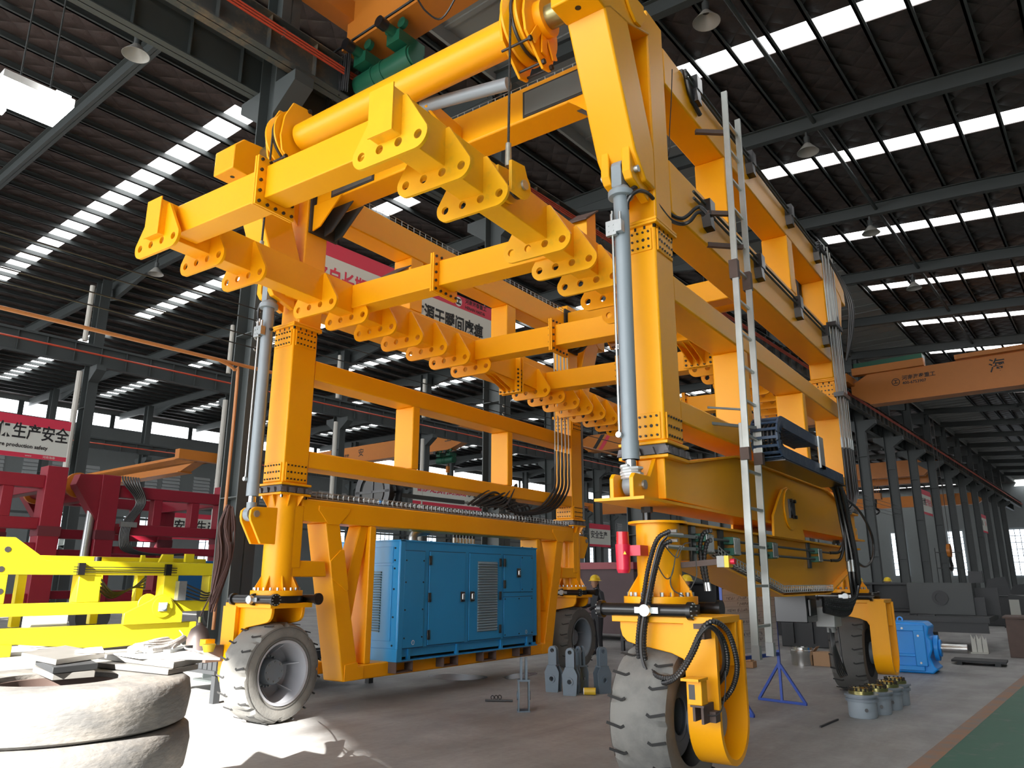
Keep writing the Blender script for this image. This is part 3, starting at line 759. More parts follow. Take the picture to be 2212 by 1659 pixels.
# ---- winch drum tube between the arms, front and back
for cy,sg in ((0,-1),(L,1)):
    y=cy+sg*.9;z=7.44
    d=part('drum_tube',MB().cyl((1.0,y,z),(4.42,y,z),.195,n=40),YEL,CR)
    part('axle',MB().cyl((.0,y,z),(1.0,y,z),.125,n=24).cyl((4.42,y,z),(W,y,z),.125,n=24),BRZ,d)
    for xs,f in ((.8,-1),(4.63,1)):
        sh=MB().lathe([(.19,-.10),(.40,-.10),(.40,-.075),(.335,-.03),(.335,.03),(.40,.075),(.40,.10),(.19,.10)],(xs,y,z),(xs+1,y,z),40)
        S=part('sheave',sh,YEL,CR)
        part('rope_wrap',MB().lathe([(.35+.016*math.cos(t),.02*math.sin(t)) for t in [i*math.pi/4 for i in range(9)]],(xs,y,z),(xs+1,y,z),40),HOSE,S)
        pg=MB()
        for q in (xs-.16,xs+.13):
            pg.prism([(y+.05,z+.48),(y-.18,z+.46),(y-.30,z+.2),(y-.34,z-.1),(y-.30,z-.30),(y+.02,z-.56),(y+.16,z-.52),(y+.24,z-.3),(y+.28,z+.1),(y+.2,z+.4)],'x',q,q+.03)
        part('sheave_cheek',pg,YEL,S,.005)
        hb=MB().cyl((xs+f*.13,y,z),(xs+f*.25,y,z),.2,n=28)
        for k in range(3):
            an=math.radians(-60-30*k);e=(y+.2*math.cos(an),z+.2*math.sin(an));e2=(y+.42*math.cos(an),z+.42*math.sin(an))
            hb.beam((xs+f*.18,e[0],e[1]),(xs+f*.18,e2[0],e2[1]),.10,.02,(1,0,0))
        part('bearing_housing',hb,YEL,S,.004)
        rt=MB()
        for (dy,dz) in ((-.25,-.38),(.0,-.50),(.15,-.48),(.08,.46)): rt.cyl((xs-.18,y+dy,z+dz),(xs+.18,y+dy,z+dz),.014,n=8).cyl((xs+.16,y+dy,z+dz),(xs+.19,y+dy,z+dz),.03,n=6)
        part('guard_bolts',rt,BOLT,S)
        if sg<0:
            xr=xs;yr=-1.2-.05
            part('wire_rope',MB().tube([(xr,y-.35,z),(xr-.02,yr,5.86)],.0135,10),mat('wire rope',(.035,.033,.03),.5,.5,bump=.8,bscale=60),CR)
            part('rope_socket',MB().cyl((xr-.02,yr,5.62),(xr-.02,yr,5.87),.034,.028,n=14),mat('dull zinc socket',(.35,.33,.27),.45,.6,var=.3,scale=20),CR)
# second rope loop round the spreader clevis is part of the spreader
# ---- cross beams joining the two side frames
for y,v in ((-.03,1),(L-.37,1)):
    cbm=part('cross_beam',MB().box(.26,W-.26,y,y+.4,7.05,7.5),YEL,CR,.02)
    if y<1:
        for x0 in (.62,3.98):
            q=MB().box(x0-.03,x0+.83,y-.012,y-.002,7.075,7.425);part('scorched_patch',q,BURN,cbm)
            q=MB().box(x0,x0+.8,y-.02,y-.013,7.10,7.40);part('patch_plate',q,mat('bare patch plate',(.16,.17,.16),.35,.5),cbm)
    for x0 in (.2,W-.24):
        ef=part('end_flange',MB().box(x0,x0+.04,y-.06,y+.46,6.62,7.58),BURN,cbm)
        for yy in (y-.02,y+.2,y+.4):
            sgn=1 if x0<1 else -1
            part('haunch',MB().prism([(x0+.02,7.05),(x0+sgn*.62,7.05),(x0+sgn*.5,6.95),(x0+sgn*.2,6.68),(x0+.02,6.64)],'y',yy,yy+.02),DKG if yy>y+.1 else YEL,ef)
# hinged arm with a damper on the first cross beam
ha=MB().prism([(-.72,7.24),(-.66,7.36),(-.05,7.30),(-.05,7.10),(-.2,7.06)],'x',2.75,2.79).prism([(-.72,7.24),(-.66,7.36),(-.05,7.30),(-.05,7.10),(-.2,7.06)],'x',2.98,3.02).box(2.75,3.02,-.3,-.02,7.08,7.1)
part('hinged_arm',ha,YEL,CR,.006)
part('damper',MB().cyl((2.9,-.66,7.30),(4.1,-.55,7.18),.075,n=18),CYL,CR)
# ---- pipes along the right side
for z in (2.13,2.02):
    part('steel_pipe',MB().tube([(W+.25,.25,z),(W+.25,5.4,z)],.014,8),DKG,CR)
for y in (.3,1.05,2.35,4.4):
    c=part('pipe_clamp',MB().box(W+.19,W+.30,y+.1,y+.28,1.985,2.06).box(W+.19,W+.30,y+.1,y+.28,2.095,2.17),CLP,CR,.004)
    cb_=MB()
    for i in range(3): cb_.cyl((W+.30,y+.12+.07*i,2.0),(W+.32,y+.12+.07*i,2.0),.009,n=6).cyl((W+.30,y+.12+.07*i,2.15),(W+.32,y+.12+.07*i,2.15),.009,n=6)
    cb_.box(W+.305,W+.312,y+.1,y+.28,2.0,2.16)
    part('clamp_bolts',cb_,GAL,c)
    part('clamp_bracket',MB().box(W+.17,W+.2,y,y+.12,1.9,2.24),BLK,CR,.004)
for z,yy in ((7.42,7.42),(5.86,5.86)):
    for i in (0,1): part('steel_pipe',MB().tube([(W+.25+.0*i,.8,z+.08*i),(W+.25,6.9,z+.08*i)],.016,8),DKG,CR)
    for y in (1.0,3.0,4.9,6.6):
        if z<6 and y<1.2: y=1.15
        q=part('pipe_clamp',MB().box(W+.19,W+.31,y,y+.16,z-.06,z+.14),BLK,CR,.006)
        part('clamp_bracket',MB().prism([(y-.02,z-.06),(y+.1,z-.06),(y+.14,z-.22),(y+.02,z-.2)],'x',W+.2,W+.3),BLK,CR)
tr=basket([(W+.22,.8,1.99),(W+.22,1.0,1.93),(W+.22,2.9,1.60),(W+.22,5.3,1.60)],.1,.075,.09,MB())
part('cable_tray',tr,GAL,CR)
tc_=MB()
for i in range(3): tc_.tube([(W+.19+.03*i,.8,2.0),(W+.19+.03*i,1.0,1.945),(W+.19+.03*i,2.9,1.615),(W+.19+.03*i,5.3,1.615)],.011,6)
part('tray_cables',tc_,HOSE,CR)
# ================================================================== LIFTING SPREADER hung from the ropes
def zt(x,y): return -.022*(x-.97)-.028*y
SPR=root('lifting_spreader','yellow steel lifting spreader with rows of holed lug plates hanging inside the gantry','lifting spreader',(2.6,2.5,5.5))
sh=lambda x,y,z:(x,y,z+zt(x,y))
ZT=5.70;ZB=5.29
for x0,x1,y0 in ((.70,.97,-2.68),(4.23,4.5,-2.72)):
    part('long_beam',MB().box(x0,x1,y0,4.06,ZB,ZT).map(sh),YEL if x0<1 else YEW,SPR,.008)
    part('long_beam',MB().box(x0,x1,4.17,9.6,ZB,ZT).map(sh),YEL,SPR,.008)
    j=MB().box(x0-.1,x1+.1,4.06,4.085,ZB-.22,ZT+.02);j2=MB().box(x0-.1,x1+.1,4.145,4.17,ZB-.22,ZT+.02)
    a=part('joint_flange',j.map(sh),YEL,SPR,.004);part('joint_flange',j2.map(sh),YEL,SPR,.004)
    b=MB()
    for i in range(6):
        z=ZB-.18+i*.075
        for x in (x0-.06,x1+.06): b.cyl((x,4.04,z),(x,4.19,z),.018,n=6)
    for i in range(3): b.cyl((x0+.03+.1*i,4.04,ZB-.19),(x0+.03+.1*i,4.19,ZB-.19),.018,n=6)
    part('bolts',b.map(sh),BOLT,a,stuff=True)
    g=MB()
    for x in (x0+.03,x1-.04,(x0+x1)/2):
        g.prism([(3.45,ZB),(4.06,ZB),(4.06,ZB-.2)],'x',x,x+.014).prism([(4.17,ZB),(4.78,ZB),(4.17,ZB-.2)],'x',x,x+.014)
    part('joint_gusset',g.map(sh),YEL,a)
# cross beams in two halves bolted at the middle
for y0,y1,zb in ((-2.50,-2.23,ZT-.36),(.12,.39,ZT-.345),(2.87,3.14,ZT-.345),(5.06,5.33,ZT-.35),(8.0,8.27,ZT-.35)):
    xm=2.52
    part('cross_beam',MB().box(.97,xm-.03,y0,y1,zb,ZT-.01).map(sh),YEL,SPR,.008)
    part('cross_beam',MB().box(xm+.03,4.23,y0,y1,zb,ZT-.01).map(sh),YEL,SPR,.008)
    a=part('mid_flange',MB().box(xm-.03,xm-.004,y0-.10,y1+.10,zb-.10,ZT+.07).map(sh),YEL,SPR,.004)
    part('mid_flange',MB().box(xm+.004,xm+.03,y0-.10,y1+.10,zb-.10,ZT+.07).map(sh),YEL,SPR,.004)
    b=MB()
    H=(ZT+.07)-(zb-.10)
    for i in range(5):
        z=zb-.06+i*(H-.08)/4
        for y in (y0-.06,y1+.06): b.cyl((xm-.05,y,z),(xm+.05,y,z),.017,n=6)
    for i in (1,2,3):
        y=y0-.06+i*(y1-y0+.12)/4
        b.cyl((xm-.05,y,zb-.065),(xm+.05,y,zb-.065),.017,n=6).cyl((xm-.05,y,ZT+.04),(xm+.05,y,ZT+.04),.017,n=6)
    part('bolts',b.map(sh),BOLT,a,stuff=True)
# lug plates: drawn in (x, z) about the beam's top centre
hw=.425;lo=-.58;r=.13
out=arc(hw-r,lo+r,r,-90,18,7)+[(.175,-.03),(-.175,-.03)]+arc(-hw+r,lo+r,r,162,270,7)
LUG=plate_mesh('lug_plate',out,[(-.32,-.46,.042,16),(-.105,-.46,.042,16),(.11,-.46,.042,16),(.325,-.46,.042,16)],.032,YEL)
LUGW=LUG.copy();LUGW.materials.clear();LUGW.materials.append(YEW)
LUGB=plate_mesh('lug_plate',arc(hw-r,lo+r,r,-90,60,7)+[(.30,-.34),(-.30,-.34)]+arc(-hw+r,lo+r,r,120,270,7),[(-.32,-.46,.042,16),(-.105,-.46,.042,16),(.11,-.46,.042,16),(.325,-.46,.042,16)],.032,YEL)
ylist=[-2.60,-2.045,-1.49,-.38,.175,.73,1.285,1.84,2.395,2.95]+[4.75,5.28,5.81,6.34,6.87,7.40,7.93,8.46]
for xc in (.835,4.365):
    for y in ylist:
        me=LUG if not (xc>2 and y<1) else LUGW
        if any(abs(y-q)<.2 for q in (.255,)) and xc<2: me=LUG
        o=part('lug_plate',None,None,SPR,mesh=me)
        o.matrix_basis=rot3((1,0,-.022),(0,0,1),(0,-1,0),Vector((xc,y,ZT+zt(xc,y)))-BASE['lifting_spreader'])
        # the weld stiffener strip beside each lug
# front caps
for x0,x1,y in ((.70,.97,-2.68),(4.23,4.5,-2.72)):
    part('end_cap',MB().box(x0-.005,x1+.005,y-.012,y,ZB-.005,ZT+.03).map(sh),YEL if x0<1 else YEW,SPR)
# rope clevises and rope loops
for xc,s in ((.835,-1),(4.365,1)):
    q=MB();yc=-1.12
    for x in (xc+s*.14,xc+s*.30):
        q.prism([(yc-.2,ZT-.02),(yc+.02,ZT+.02)]+[(yc+.13*math.cos(math.radians(a))+.0,5.5+.14*math.sin(math.radians(a))) for a in (60,30,0,-30,-60,-90)]+[(yc-.2,ZT-.34)],'x',min(x,x+s*.035),max(x,x+s*.035))
    c=part('rope_clevis',q.map(sh),YEW if s>0 else YEL,SPR,.004)
    part('clevis_pin',MB().cyl((xc+s*.10,yc,5.50),(xc+s*.36,yc,5.50),.05,n=18).map(sh),GAL,c)
    pts=[(xc+s*.24,yc+.10*math.cos(math.radians(a)),5.5+.10*math.sin(math.radians(a))) for a in range(130,-220,-20)]
    part('rope_loop',MB().tube([sh(*p) for p in pts],.016,8),HOSE,c)
# inspection posts with slanted caps standing on the beams
for xc,y in ((4.30,.72),(1.2,.75)):
    pb=MB().prism([(y-.11,5.68),(y+.11,5.68),(y+.11,6.16),(y-.11,5.98)],'x',xc-.12,xc+.12)
    p_=part('slanted_post',pb.map(sh),YEW,SPR,.004)
    part('post_cap',MB().prism([(y-.17,5.95),(y+.13,6.18),(y+.13,6.20),(y-.17,5.97)],'x',xc-.15,xc+.15).map(sh),BRN,p_)
# ================================================================== GENERATOR SET on the left truss
GEN=root('generator_set','blue soundproof generator set with louvred doors sitting on the left truss of the gantry','generator',(-.35,3.8,.58))
X1=.36;X0=-1.05;GY0=1.92;GY1=5.62;GZ0=.575;GZ1=2.31
bd=MB().prism([(X0,GY0+.0),(X1-.02,GY0),(X1,GY0+.02),(X1,GY1),(X0,GY1)],'z',GZ0+.17,GZ1)
BODY=part('housing',bd,BLU,GEN,.012)
sk=MB().box(X1-.14,X1-.03,GY0,GY1,GZ0+.06,GZ0+.17).box(X1-.16,X1,GY0,GY1,GZ0,GZ0+.02).box(X0,X0+.12,GY0,GY1,GZ0,GZ0+.17).box(X0,X1-.03,GY0,GY0+.1,GZ0,GZ0+.17).box(X0,X1-.03,GY1-.1,GY1,GZ0,GZ0+.17)
for y in (GY0+.25,3.3,4.5,5.3): sk.box(X1-.06,X1-.005,y,y+.05,GZ0+.02,GZ0+.17)
part('skid_base',sk,BLU,GEN)
part('corner_post',MB().box(X1-.005,X1+.012,GY0,GY0+.1,GZ0,GZ1+.01).box(X0,X1+.012,GY0-.012,GY0,GZ0,GZ0+.18),BLU,GEN,.004)
part('roof_lip',MB().box(X0-.01,X1+.012,GY0-.012,GY1+.01,GZ1-.012,GZ1+.012),BLU,GEN,.004)
def panel(name,y0,y1,z0,z1,par=GEN):
    return part(name,MB().box(X1,X1+.012,y0,y1,z0,z1),BLU,par,.003)
p1=panel('side_panel',2.02,2.47,.76,2.16);p2=panel('door',2.58,3.47,.77,2.165);p3=panel('door',3.58,4.47,.775,2.165);p4=panel('door',4.56,5.07,1.53,2.165);p5=panel('side_panel',5.085,5.47,1.53,2.165);p6=panel('side_panel',4.56,5.46,.775,1.44)
seam=mat('seam shadow blue',(.006,.06,.14),.6)
gs=MB()
for a,b_,c_,d_ in ((2.02,2.47,.76,2.16),(2.58,3.47,.77,2.165),(3.58,4.47,.775,2.165),(4.56,5.47,1.53,2.165),(4.56,5.46,.775,1.44)):
    gs.box(X1-.001,X1+.002,a-.012,b_+.012,c_-.012,d_+.012)
part('door_gap_shade',gs,seam,GEN)  # shade of the gaps round the panels, put in as dark blue sheets
lv=MB()
part('louvre_recess',MB().box(X1+.0125,X1+.0135,3.80,4.36,.90,2.04),mat('louvre field grey',(.17,.24,.29),.5),p3)
for i in range(27):
    z=.91+i*.0418
    o=part('louvre_slat',MB().prism([(X1+.013,z),(X1+.034,z+.004),(X1+.034,z+.010),(X1+.013,z+.032)],'y',3.81,4.35),mat('louvre grey blue',(.16,.25,.31),.45),p3)
hg=[]
for (par,y,zs) in ((p2,2.585,(.92,1.47,2.03)),(p3,4.44,(.92,1.47,2.03)),(p4,4.57,(1.66,2.03))):
    for z in zs:
        h=MB().box(X1+.012,X1+.03,y-.03,y-.004,z-.07,z+.07).box(X1+.012,X1+.03,y+.004,y+.03,z-.07,z+.07)
        part('hinge',h,BLK,par,.004)
for par,y,z in ((p2,3.40,1.47),(p3,3.65,1.47),(p4,5.0,1.86)):
    hd=part('door_handle',MB().box(X1+.012,X1+.035,y-.055,y+.055,z-.08,z+.08),BLK,par,.012)
    # chrome paddle
    part('handle_paddle',MB().box(X1+.03,X1+.05,y-.03,y+.03,z-.05,z+.05),CHR,par,.008)
sb=MB()
for y,z in ((2.05,.9),(2.05,1.3),(2.05,1.7),(2.05,2.02),(2.44,.9),(2.44,1.3),(2.44,1.7),(2.44,2.02),(5.12,2.13),(5.44,2.13),(5.12,1.57),(5.44,1.57),(4.59,.81),(5.02,.81),(5.43,.81),(4.59,1.41),(5.02,1.41),(5.43,1.41)): sb.cyl((X1+.012,y,z),(X1+.018,y,z),.013,n=8)
part('panel_screws',sb,BLK,GEN,stuff=True)
for par,y,z in ((p1,2.25,.83),(p6,5.25,.83)):
    t=part('number_ring',MB().ring((X1+.0125,y,z),(X1+.0135,y,z),.033,.027,20),WHT,par);text('lettering','1',.045,WHT,par,(X1+.0135,y,z),(0,1,0),(0,0,1),align='CENTER',ext=.0005)
# end face: louvres and small vent grid
part('end_frame',MB().box(-.92,.22,GY0-.011,GY0,1.98,2.22).box(-.92,.22,GY0-.011,GY0,.86,1.94),BLU,GEN,.003)
for i in range(24):
    z=.98+i*.037
    part('end_louvre',MB().prism([(GY0-.011,z),(GY0-.03,z+.003),(GY0-.03,z+.008),(GY0-.011,z+.028)],'x',-.85,-.0),mat('louvre grey blue',(.16,.25,.31),.45),GEN)
vg=MB()
for i in range(6):
    for j in range(7): vg.box(-.36+i*.03,-.34+i*.03,GY0-.013,GY0-.010,2.02+j*.026,2.036+j*.026)
part('vent_holes',vg,BLK,GEN)
es=MB()
for z in (.8,1.2,1.6,1.9,2.02,2.2): es.cyl((.26,GY0,z),(.26,GY0-.012,z),.014,n=8)
part('panel_screws',es,BLK,GEN,stuff=True)
rs=MB()
for i in range(12): rs.cyl((X1-.05,GY0+.1+i*.32,GZ1+.01),(X1-.05,GY0+.1+i*.32,GZ1+.025),.015,n=6)
part('roof_screws',rs,BOLT,GEN,stuff=True)
part('exhaust_pipe',MB().tube(smoothpath([(-.3,2.9,2.3),(-.3,2.9,2.42),(-.3,3.0,2.50),(-.3,3.25,2.53)],5),[.07]*11+[.085]*5,14) if 0 else MB().tube(smoothpath([(-.3,2.9,2.3),(-.3,2.9,2.42),(-.3,3.0,2.50),(-.3,3.25,2.53)],5),.07,14),GAL,GEN)
# ================================================================== LADDER hung on the right side
LAD=root('ladder','tall grey aluminium two-section ladder hung on the outer side of the gantry','ladder',(5.9,1.4,1.0))
LA=mat('ladder aluminium',(.40,.42,.40),.42,.7,var=.15,scale=8)
for s_,nm in ((0,'stile'),(1,'stile')):
    y=(1.08,1.52)[s_];y2=(1.36,1.80)[s_]
    zt_=(7.44,7.30)[s_]
    m1=MB().beam((5.9,y,1.02),(5.9,y+(y2-y)*.42,3.35),.03,.075,(1,0,0)).beam((5.93,y+(y2-y)*.34,2.95),(5.93,y2,zt_),.03,.07,(1,0,0))
    st=part('stile',m1,LA,LAD,.004)
    part('foot',MB().box(5.87,5.95,y-.035,y+.035,1.0,1.13),BLK if 0 else GAL,st)
    part('splice_bracket',MB().box(5.87,5.965,y+(y2-y)*.36-.04,y+(y2-y)*.36+.04,2.95,3.08).box(5.87,5.965,y+(y2-y)*.7-.04,y+(y2-y)*.7+.04,5.0,5.22),BRN,st)
for i in range(16):
    z=1.3+i*.385
    f=(z-1.02)/6.3
    part('rung',MB().beam((5.915,1.08+.28*f,z),(5.915,1.52+.28*f,z),.035,.028,(0,0,1)),LA,LAD,.004)
lb=MB().beam((5.6,1.02,3.52),(5.93,1.28,3.5),.02,.02).beam((5.6,1.02,3.35),(5.93,1.55,3.35),.03,.03)
part('tie_rod',lb,GAL,LAD)
part('tie_bracket',MB().beam((5.62,1.15,6.9),(5.93,1.40,6.9),.05,.05),BRN,LAD);part('tie_bracket',MB().beam((5.62,1.1,5.82),(5.93,1.35,5.82),.05,.05),BRN,LAD);part('tie_bracket',MB().beam((5.62,1.3,5.5),(5.93,1.6,5.5),.05,.05),BRN,LAD)
# ================================================================== CRANE HOSES, ENERGY CHAIN, SIREN (parts of the crane)
# energy chain: a run of links folded over
def uchain():
    # folded end at low y: bottom run, half round, top run
    pts=[]
    zc=3.26;rr=.17;yc=1.80
    y=4.55
    while y>yc: pts.append((y,zc-rr-.0,0));y-=.075
    for a in range(270,90,-24): pts.append((yc+rr*math.cos(math.radians(a)),zc+rr*math.sin(math.radians(a)),a))
    y=yc
    while y<3.35: pts.append((y,zc+rr,0));y+=.075
    return pts
EC=part('energy_chain',MB().box(5.84,6.16,1.75,4.6,3.0,3.012),BLK,CR)
PT=uchain();bl=mat('worn blue grey chain plastic',(.02,.045,.09),.5,dirt=(.10,.12,.14),dscale=9,damt=.4)
for i,(p,q) in enumerate(zip(PT,PT[1:])):
    a=Vector((0,p[0],p[1]));b_=Vector((0,q[0],q[1]))
    m=MB()
    up_=Vector((1,0,0))
    for x in (5.86,6.14): m.beam(a+Vector((x,0,0)),b_+Vector((x,0,0))+(b_-a)*.15,.018,.13,(b_-a).cross(Vector((1,0,0))))
    n_=(b_-a).normalized().cross(Vector((1,0,0)))*.055
    mid=(a+b_)/2
    m.beam(mid+n_+Vector((5.86,0,0)),mid+n_+Vector((6.14,0,0)),.03,.012,n_).beam(mid-n_+Vector((5.86,0,0)),mid-n_+Vector((6.14,0,0)),.03,.012,n_)
    part('chain_link',m,bl,EC)
cc=MB()
for k in range(6):
    x=5.89+.045*k
    cc.tube([(x,p[0],p[1]) for p in PT[::2]],.017,6)
part('chain_hoses',cc,HOSE,EC)
part('chain_anchor',MB().box(5.84,6.17,3.32,3.5,3.1,3.14).box(6.15,6.17,3.28,3.50,3.1,3.5),GAL,EC)
# bundle of steel pipes dropping past the back right leg
for i in range(9):
    y=6.72+.05*i;x=5.74+.04*(i%3)
    part('steel_pipe',MB().tube([(x,y,7.55-.02*i),(x,y,3.95)],.013,7),PIPE,CR)
for z in (6.0,4.75): part('pipe_strap',MB().box(5.70,5.86,6.68,7.18,z,z+.07),BLK,CR)
hb=MB()
for i in range(9):
    y=6.72+.05*i;x=5.74+.04*(i%3)
    hb.cyl((x,y,3.88),(x,y,4.05),.021,n=8)
part('hose_ferrules',hb,GAL,CR)
for i in range(9):
    y=6.72+.05*i;x=5.74+.04*(i%3)
    t=i/8
    part('hydraulic_hose',MB().tube(smoothpath([(x,y,3.95),(x,y,3.3),(x+.02,y-.15,2.95+.02*i),(x+.08,5.9,2.72+.03*(i%4)),(5.95+.02*(i%3),5.1,2.9+.02*i),(5.9+.03*(i%6),4.55,3.09)],6),.019,7),HOSE,CR)
# loops at the ends of the pipe runs
for k,(a,b_) in enumerate((((5.70,6.85,5.86),(5.76,6.95,5.95)),((5.70,6.85,5.94),(5.80,7.0,5.95)))):
    part('hydraulic_hose',MB().tube(smoothpath([a,(a[0]+.03,6.98,5.72),(a[0]+.05,7.02,5.55),(a[0]+.06,7.06,5.9),(a[0]+.08,7.1,6.25),(a[0]+.1,7.2,6.2),(a[0]+.1,7.23,5.6)],6),.024,8),HOSE,CR)
for k in range(3):
    part('hydraulic_hose',MB().tube(smoothpath([(5.72,6.6,7.45+.05*k),(5.85,6.95,7.2),(5.98+.03*k,7.3,6.6),(5.92+.03*k,7.35,6.0),(5.84,7.3,5.5)],6),.022,8),HOSE,CR)
# big hose bundle from the chain down past the rocker to the valve block under it
for i in range(11):
    o_=.045*(i%4);q=.05*(i//4)
    pts=[(5.92+.03*(i%5),4.5+.02*i,3.08),(5.97+q,4.75+o_,2.95),(5.97+q,4.95+o_,2.55),(6.0+q,5.0+o_,2.1),(6.0+q,5.02+o_,1.75),(5.98+q,5.1+o_,1.42+.03*i),(5.9+q,4.95,1.27+.022*i),(5.72,4.55,1.33+.018*i)]
    m=MB()
    if i%2: corrugated(m,pts,.024,.03,7)
    else: m.tube(smoothpath(pts,7),.021,7)
    part('hydraulic_hose',m,HOSE,CR)
ff=MB()
for i in range(8): ff.cyl((6.0+.05*(i//4),5.0+.05*(i%4),1.86),(6.0+.05*(i//4),5.0+.05*(i%4),2.02),.027,n=8)
part('hose_ferrules',ff,GAL,CR)
for k in range(2):
    part('hydraulic_hose',MB().tube(smoothpath([(5.69,5.36,2.13-.11*k),(5.8,5.5,2.16-.1*k),(5.9,5.45,2.4),(5.95,5.2,2.6-.1*k),(6.0,5.0,2.45),(6.0,4.95,2.0)],6),.022,8),HOSE,CR)
part('hydraulic_hose',MB().tube(smoothpath([(5.9,5.2,3.0),(5.98,6.2,2.8),(6.0,6.9,2.45),(5.98,6.9,2.1),(5.96,6.2,1.95),(5.95,5.2,2.15)],8),.02,8),HOSE,CR)
part('valve_block',MB().box(5.2,5.62,4.1,4.6,1.2,1.56).box(5.62,5.66,4.15,4.45,1.28,1.50),BLK,CR,.01)
part('junction_box',MB().box(5.55,5.80,4.75,5.15,1.12,1.38).cyl((5.7,4.95,1.12),(5.7,4.95,1.04),.06),mat('enclosure grey',(.33,.33,.32),.5),CR,.01)
wv=MB()
for k in range(5): wv.tube(smoothpath([(5.70,4.85+.05*k,1.1),(5.72,4.8+.05*k,.85),(5.74,4.9+.1*k,.52),(5.74,5.2+.05*k,.46),(5.72,5.3,.7),(5.70,5.3,1.3)],6),.010,6)
part('dangling_cables',wv,HOSE,CR)
# hoses over the front right wheel fork
def fr(y): return y
FA=[(5.7,-0.34,2.154),(5.579,-0.34,2.086),(5.489,-0.34,1.87),(5.423,-0.34,1.596),(5.373,-0.34,1.363),(5.351,-0.34,1.172),(5.383,-0.34,1.005),(5.469,-0.34,0.919),(5.686,-0.52,0.938),(5.844,-0.6,1.023),(5.971,-0.6,1.203),(6.059,-0.6,1.381),(6.138,-0.55,1.423),(6.186,-0.42,1.342),(6.192,-0.3,1.176),(6.161,-0.2,1.025),(6.068,-0.1,0.867),(5.961,-0.1,0.751),(5.883,-0.08,0.698)]
FB=[(5.717,-0.36,2.07),(5.637,-0.36,2.024),(5.558,-0.36,1.83),(5.484,-0.36,1.559),(5.434,-0.36,1.328),(5.421,-0.36,1.139),(5.458,-0.36,1.023),(5.617,-0.5,0.973),(5.774,-0.55,0.996),(5.913,-0.58,1.146),(6.026,-0.6,1.334),(6.09,-0.58,1.391),(6.135,-0.45,1.316),(6.141,-0.35,1.177),(6.087,-0.25,1.025),(5.98,-0.15,0.919),(5.893,-0.1,0.853)]
FC=[(5.702,-0.42,2.099),(5.63,-0.42,2.022),(5.554,-0.42,1.81),(5.486,-0.42,1.56),(5.432,-0.42,1.331),(5.419,-0.42,1.136),(5.46,-0.42,0.999),(5.549,-0.42,0.925),(5.748,-0.55,0.959),(5.896,-0.6,1.105),(6.016,-0.62,1.3),(6.097,-0.6,1.378),(6.132,-0.52,1.334),(6.132,-0.42,1.216),(6.092,-0.32,1.066),(5.984,-0.2,0.942),(5.894,-0.12,0.884)]
for P_ in (FA,FB): part('corrugated_hose',corrugated(MB(),P_,.021,.024,9),HOSE,CR)
part('hydraulic_hose',MB().tube(smoothpath(FC,6),.012,7),HOSE,CR)
FD=[(x+.012,y-.012,z+.01) for x,y,z in FC];part('hydraulic_hose',MB().tube(smoothpath(FD,6),.009,7),HOSE,CR)
ft=MB()
for a in ((1447,1147),(1450,1168)): pass
part('hose_ferrules',MB().cyl((5.60,-.20,2.135),(5.69,-.05,2.13),.022,n=8).cyl((5.60,-.20,2.03),(5.69,-.05,2.02),.022,n=8).tube([(5.638,-0.2,2.163),(5.704,-0.2,2.161)],.016,8).tube([(5.647,-0.2,2.078),(5.708,-0.2,2.08)],.016,8).beam((5.62,.0,2.135),(5.68,.3,2.13),.03,.03).beam((5.62,.0,2.02),(5.68,.3,2.02),.03,.03),GAL,CR)
FE=[(5.597,0.9,2.193),(5.518,0.9,2.173),(5.477,0.9,2.073),(5.474,0.9,1.936),(5.485,0.9,1.809),(5.507,0.9,1.701)]
FF=[(5.592,0.9,2.106),(5.547,0.9,2.089),(5.517,0.9,2.003),(5.506,0.9,1.913),(5.514,0.9,1.8),(5.526,0.9,1.701)]
for P_ in (FE,FF): part('corrugated_hose',corrugated(MB(),[(x+.2,y-.5,z) for x,y,z in P_],.022,.03,8),HOSE,CR)
part('hose_ferrules',MB().tube([(x+.2,y-.5,z) for x,y,z in [(5.508,0.9,1.719),(5.513,0.9,1.643)]],.024,8).tube([(x+.2,y-.5,z) for x,y,z in [(5.528,0.9,1.719),(5.537,0.9,1.643)]],.024,8),GAL,CR)
# thin cables round the swivel tube and the laser scanner box on the fork arm
for P_ in ([(5.603,-0.3,2.067),(5.664,-0.3,1.987),(5.734,-0.3,1.927),(5.771,-0.3,1.984),(5.808,-0.3,2.042),(5.868,-0.3,2.052)],[(5.535,-0.3,1.929),(5.569,-0.3,1.83),(5.63,-0.3,1.752),(5.684,-0.3,1.791),(5.726,-0.3,1.946),(5.773,-0.3,2.024)],[(5.722,-0.35,1.848),(5.686,-0.35,1.733),(5.711,-0.35,1.657),(5.804,-0.35,1.609)],[(5.905,-0.3,1.905),(5.906,-0.3,1.791),(5.872,-0.3,1.715),(5.836,-0.3,1.658)],[(5.962,-0.5,0.782),(6.015,-0.5,0.719),(6.11,-0.5,0.745),(6.16,-0.5,0.883),(6.176,-0.5,1.053)]):
    part('thin_cable',MB().tube(smoothpath(P_,6),.005,6),HOSE,CR)
SB=part('scanner_box',MB().prism([(5.90,.80),(6.02,.80),(6.02,.98),(5.90,.98)],'y',-.62,-.50),YEL,CR,.006)
part('scanner_window',MB().box(5.915,5.965,-.622,-.618,.84,.95),BLK,SB)
part('scanner_hood',MB().prism([(-.50,.98),(-.70,.98),(-.70,1.0),(-.50,1.0)],'x',5.885,6.03),YEL,SB)
sbk=MB().box(5.93,5.95,-.60,-.36,.68,.80).box(5.99,6.01,-.58,-.36,.66,.80).box(5.92,6.03,-.62,-.50,.785,.80).box(5.97,6.06,-.46,-.36,.66,.74)
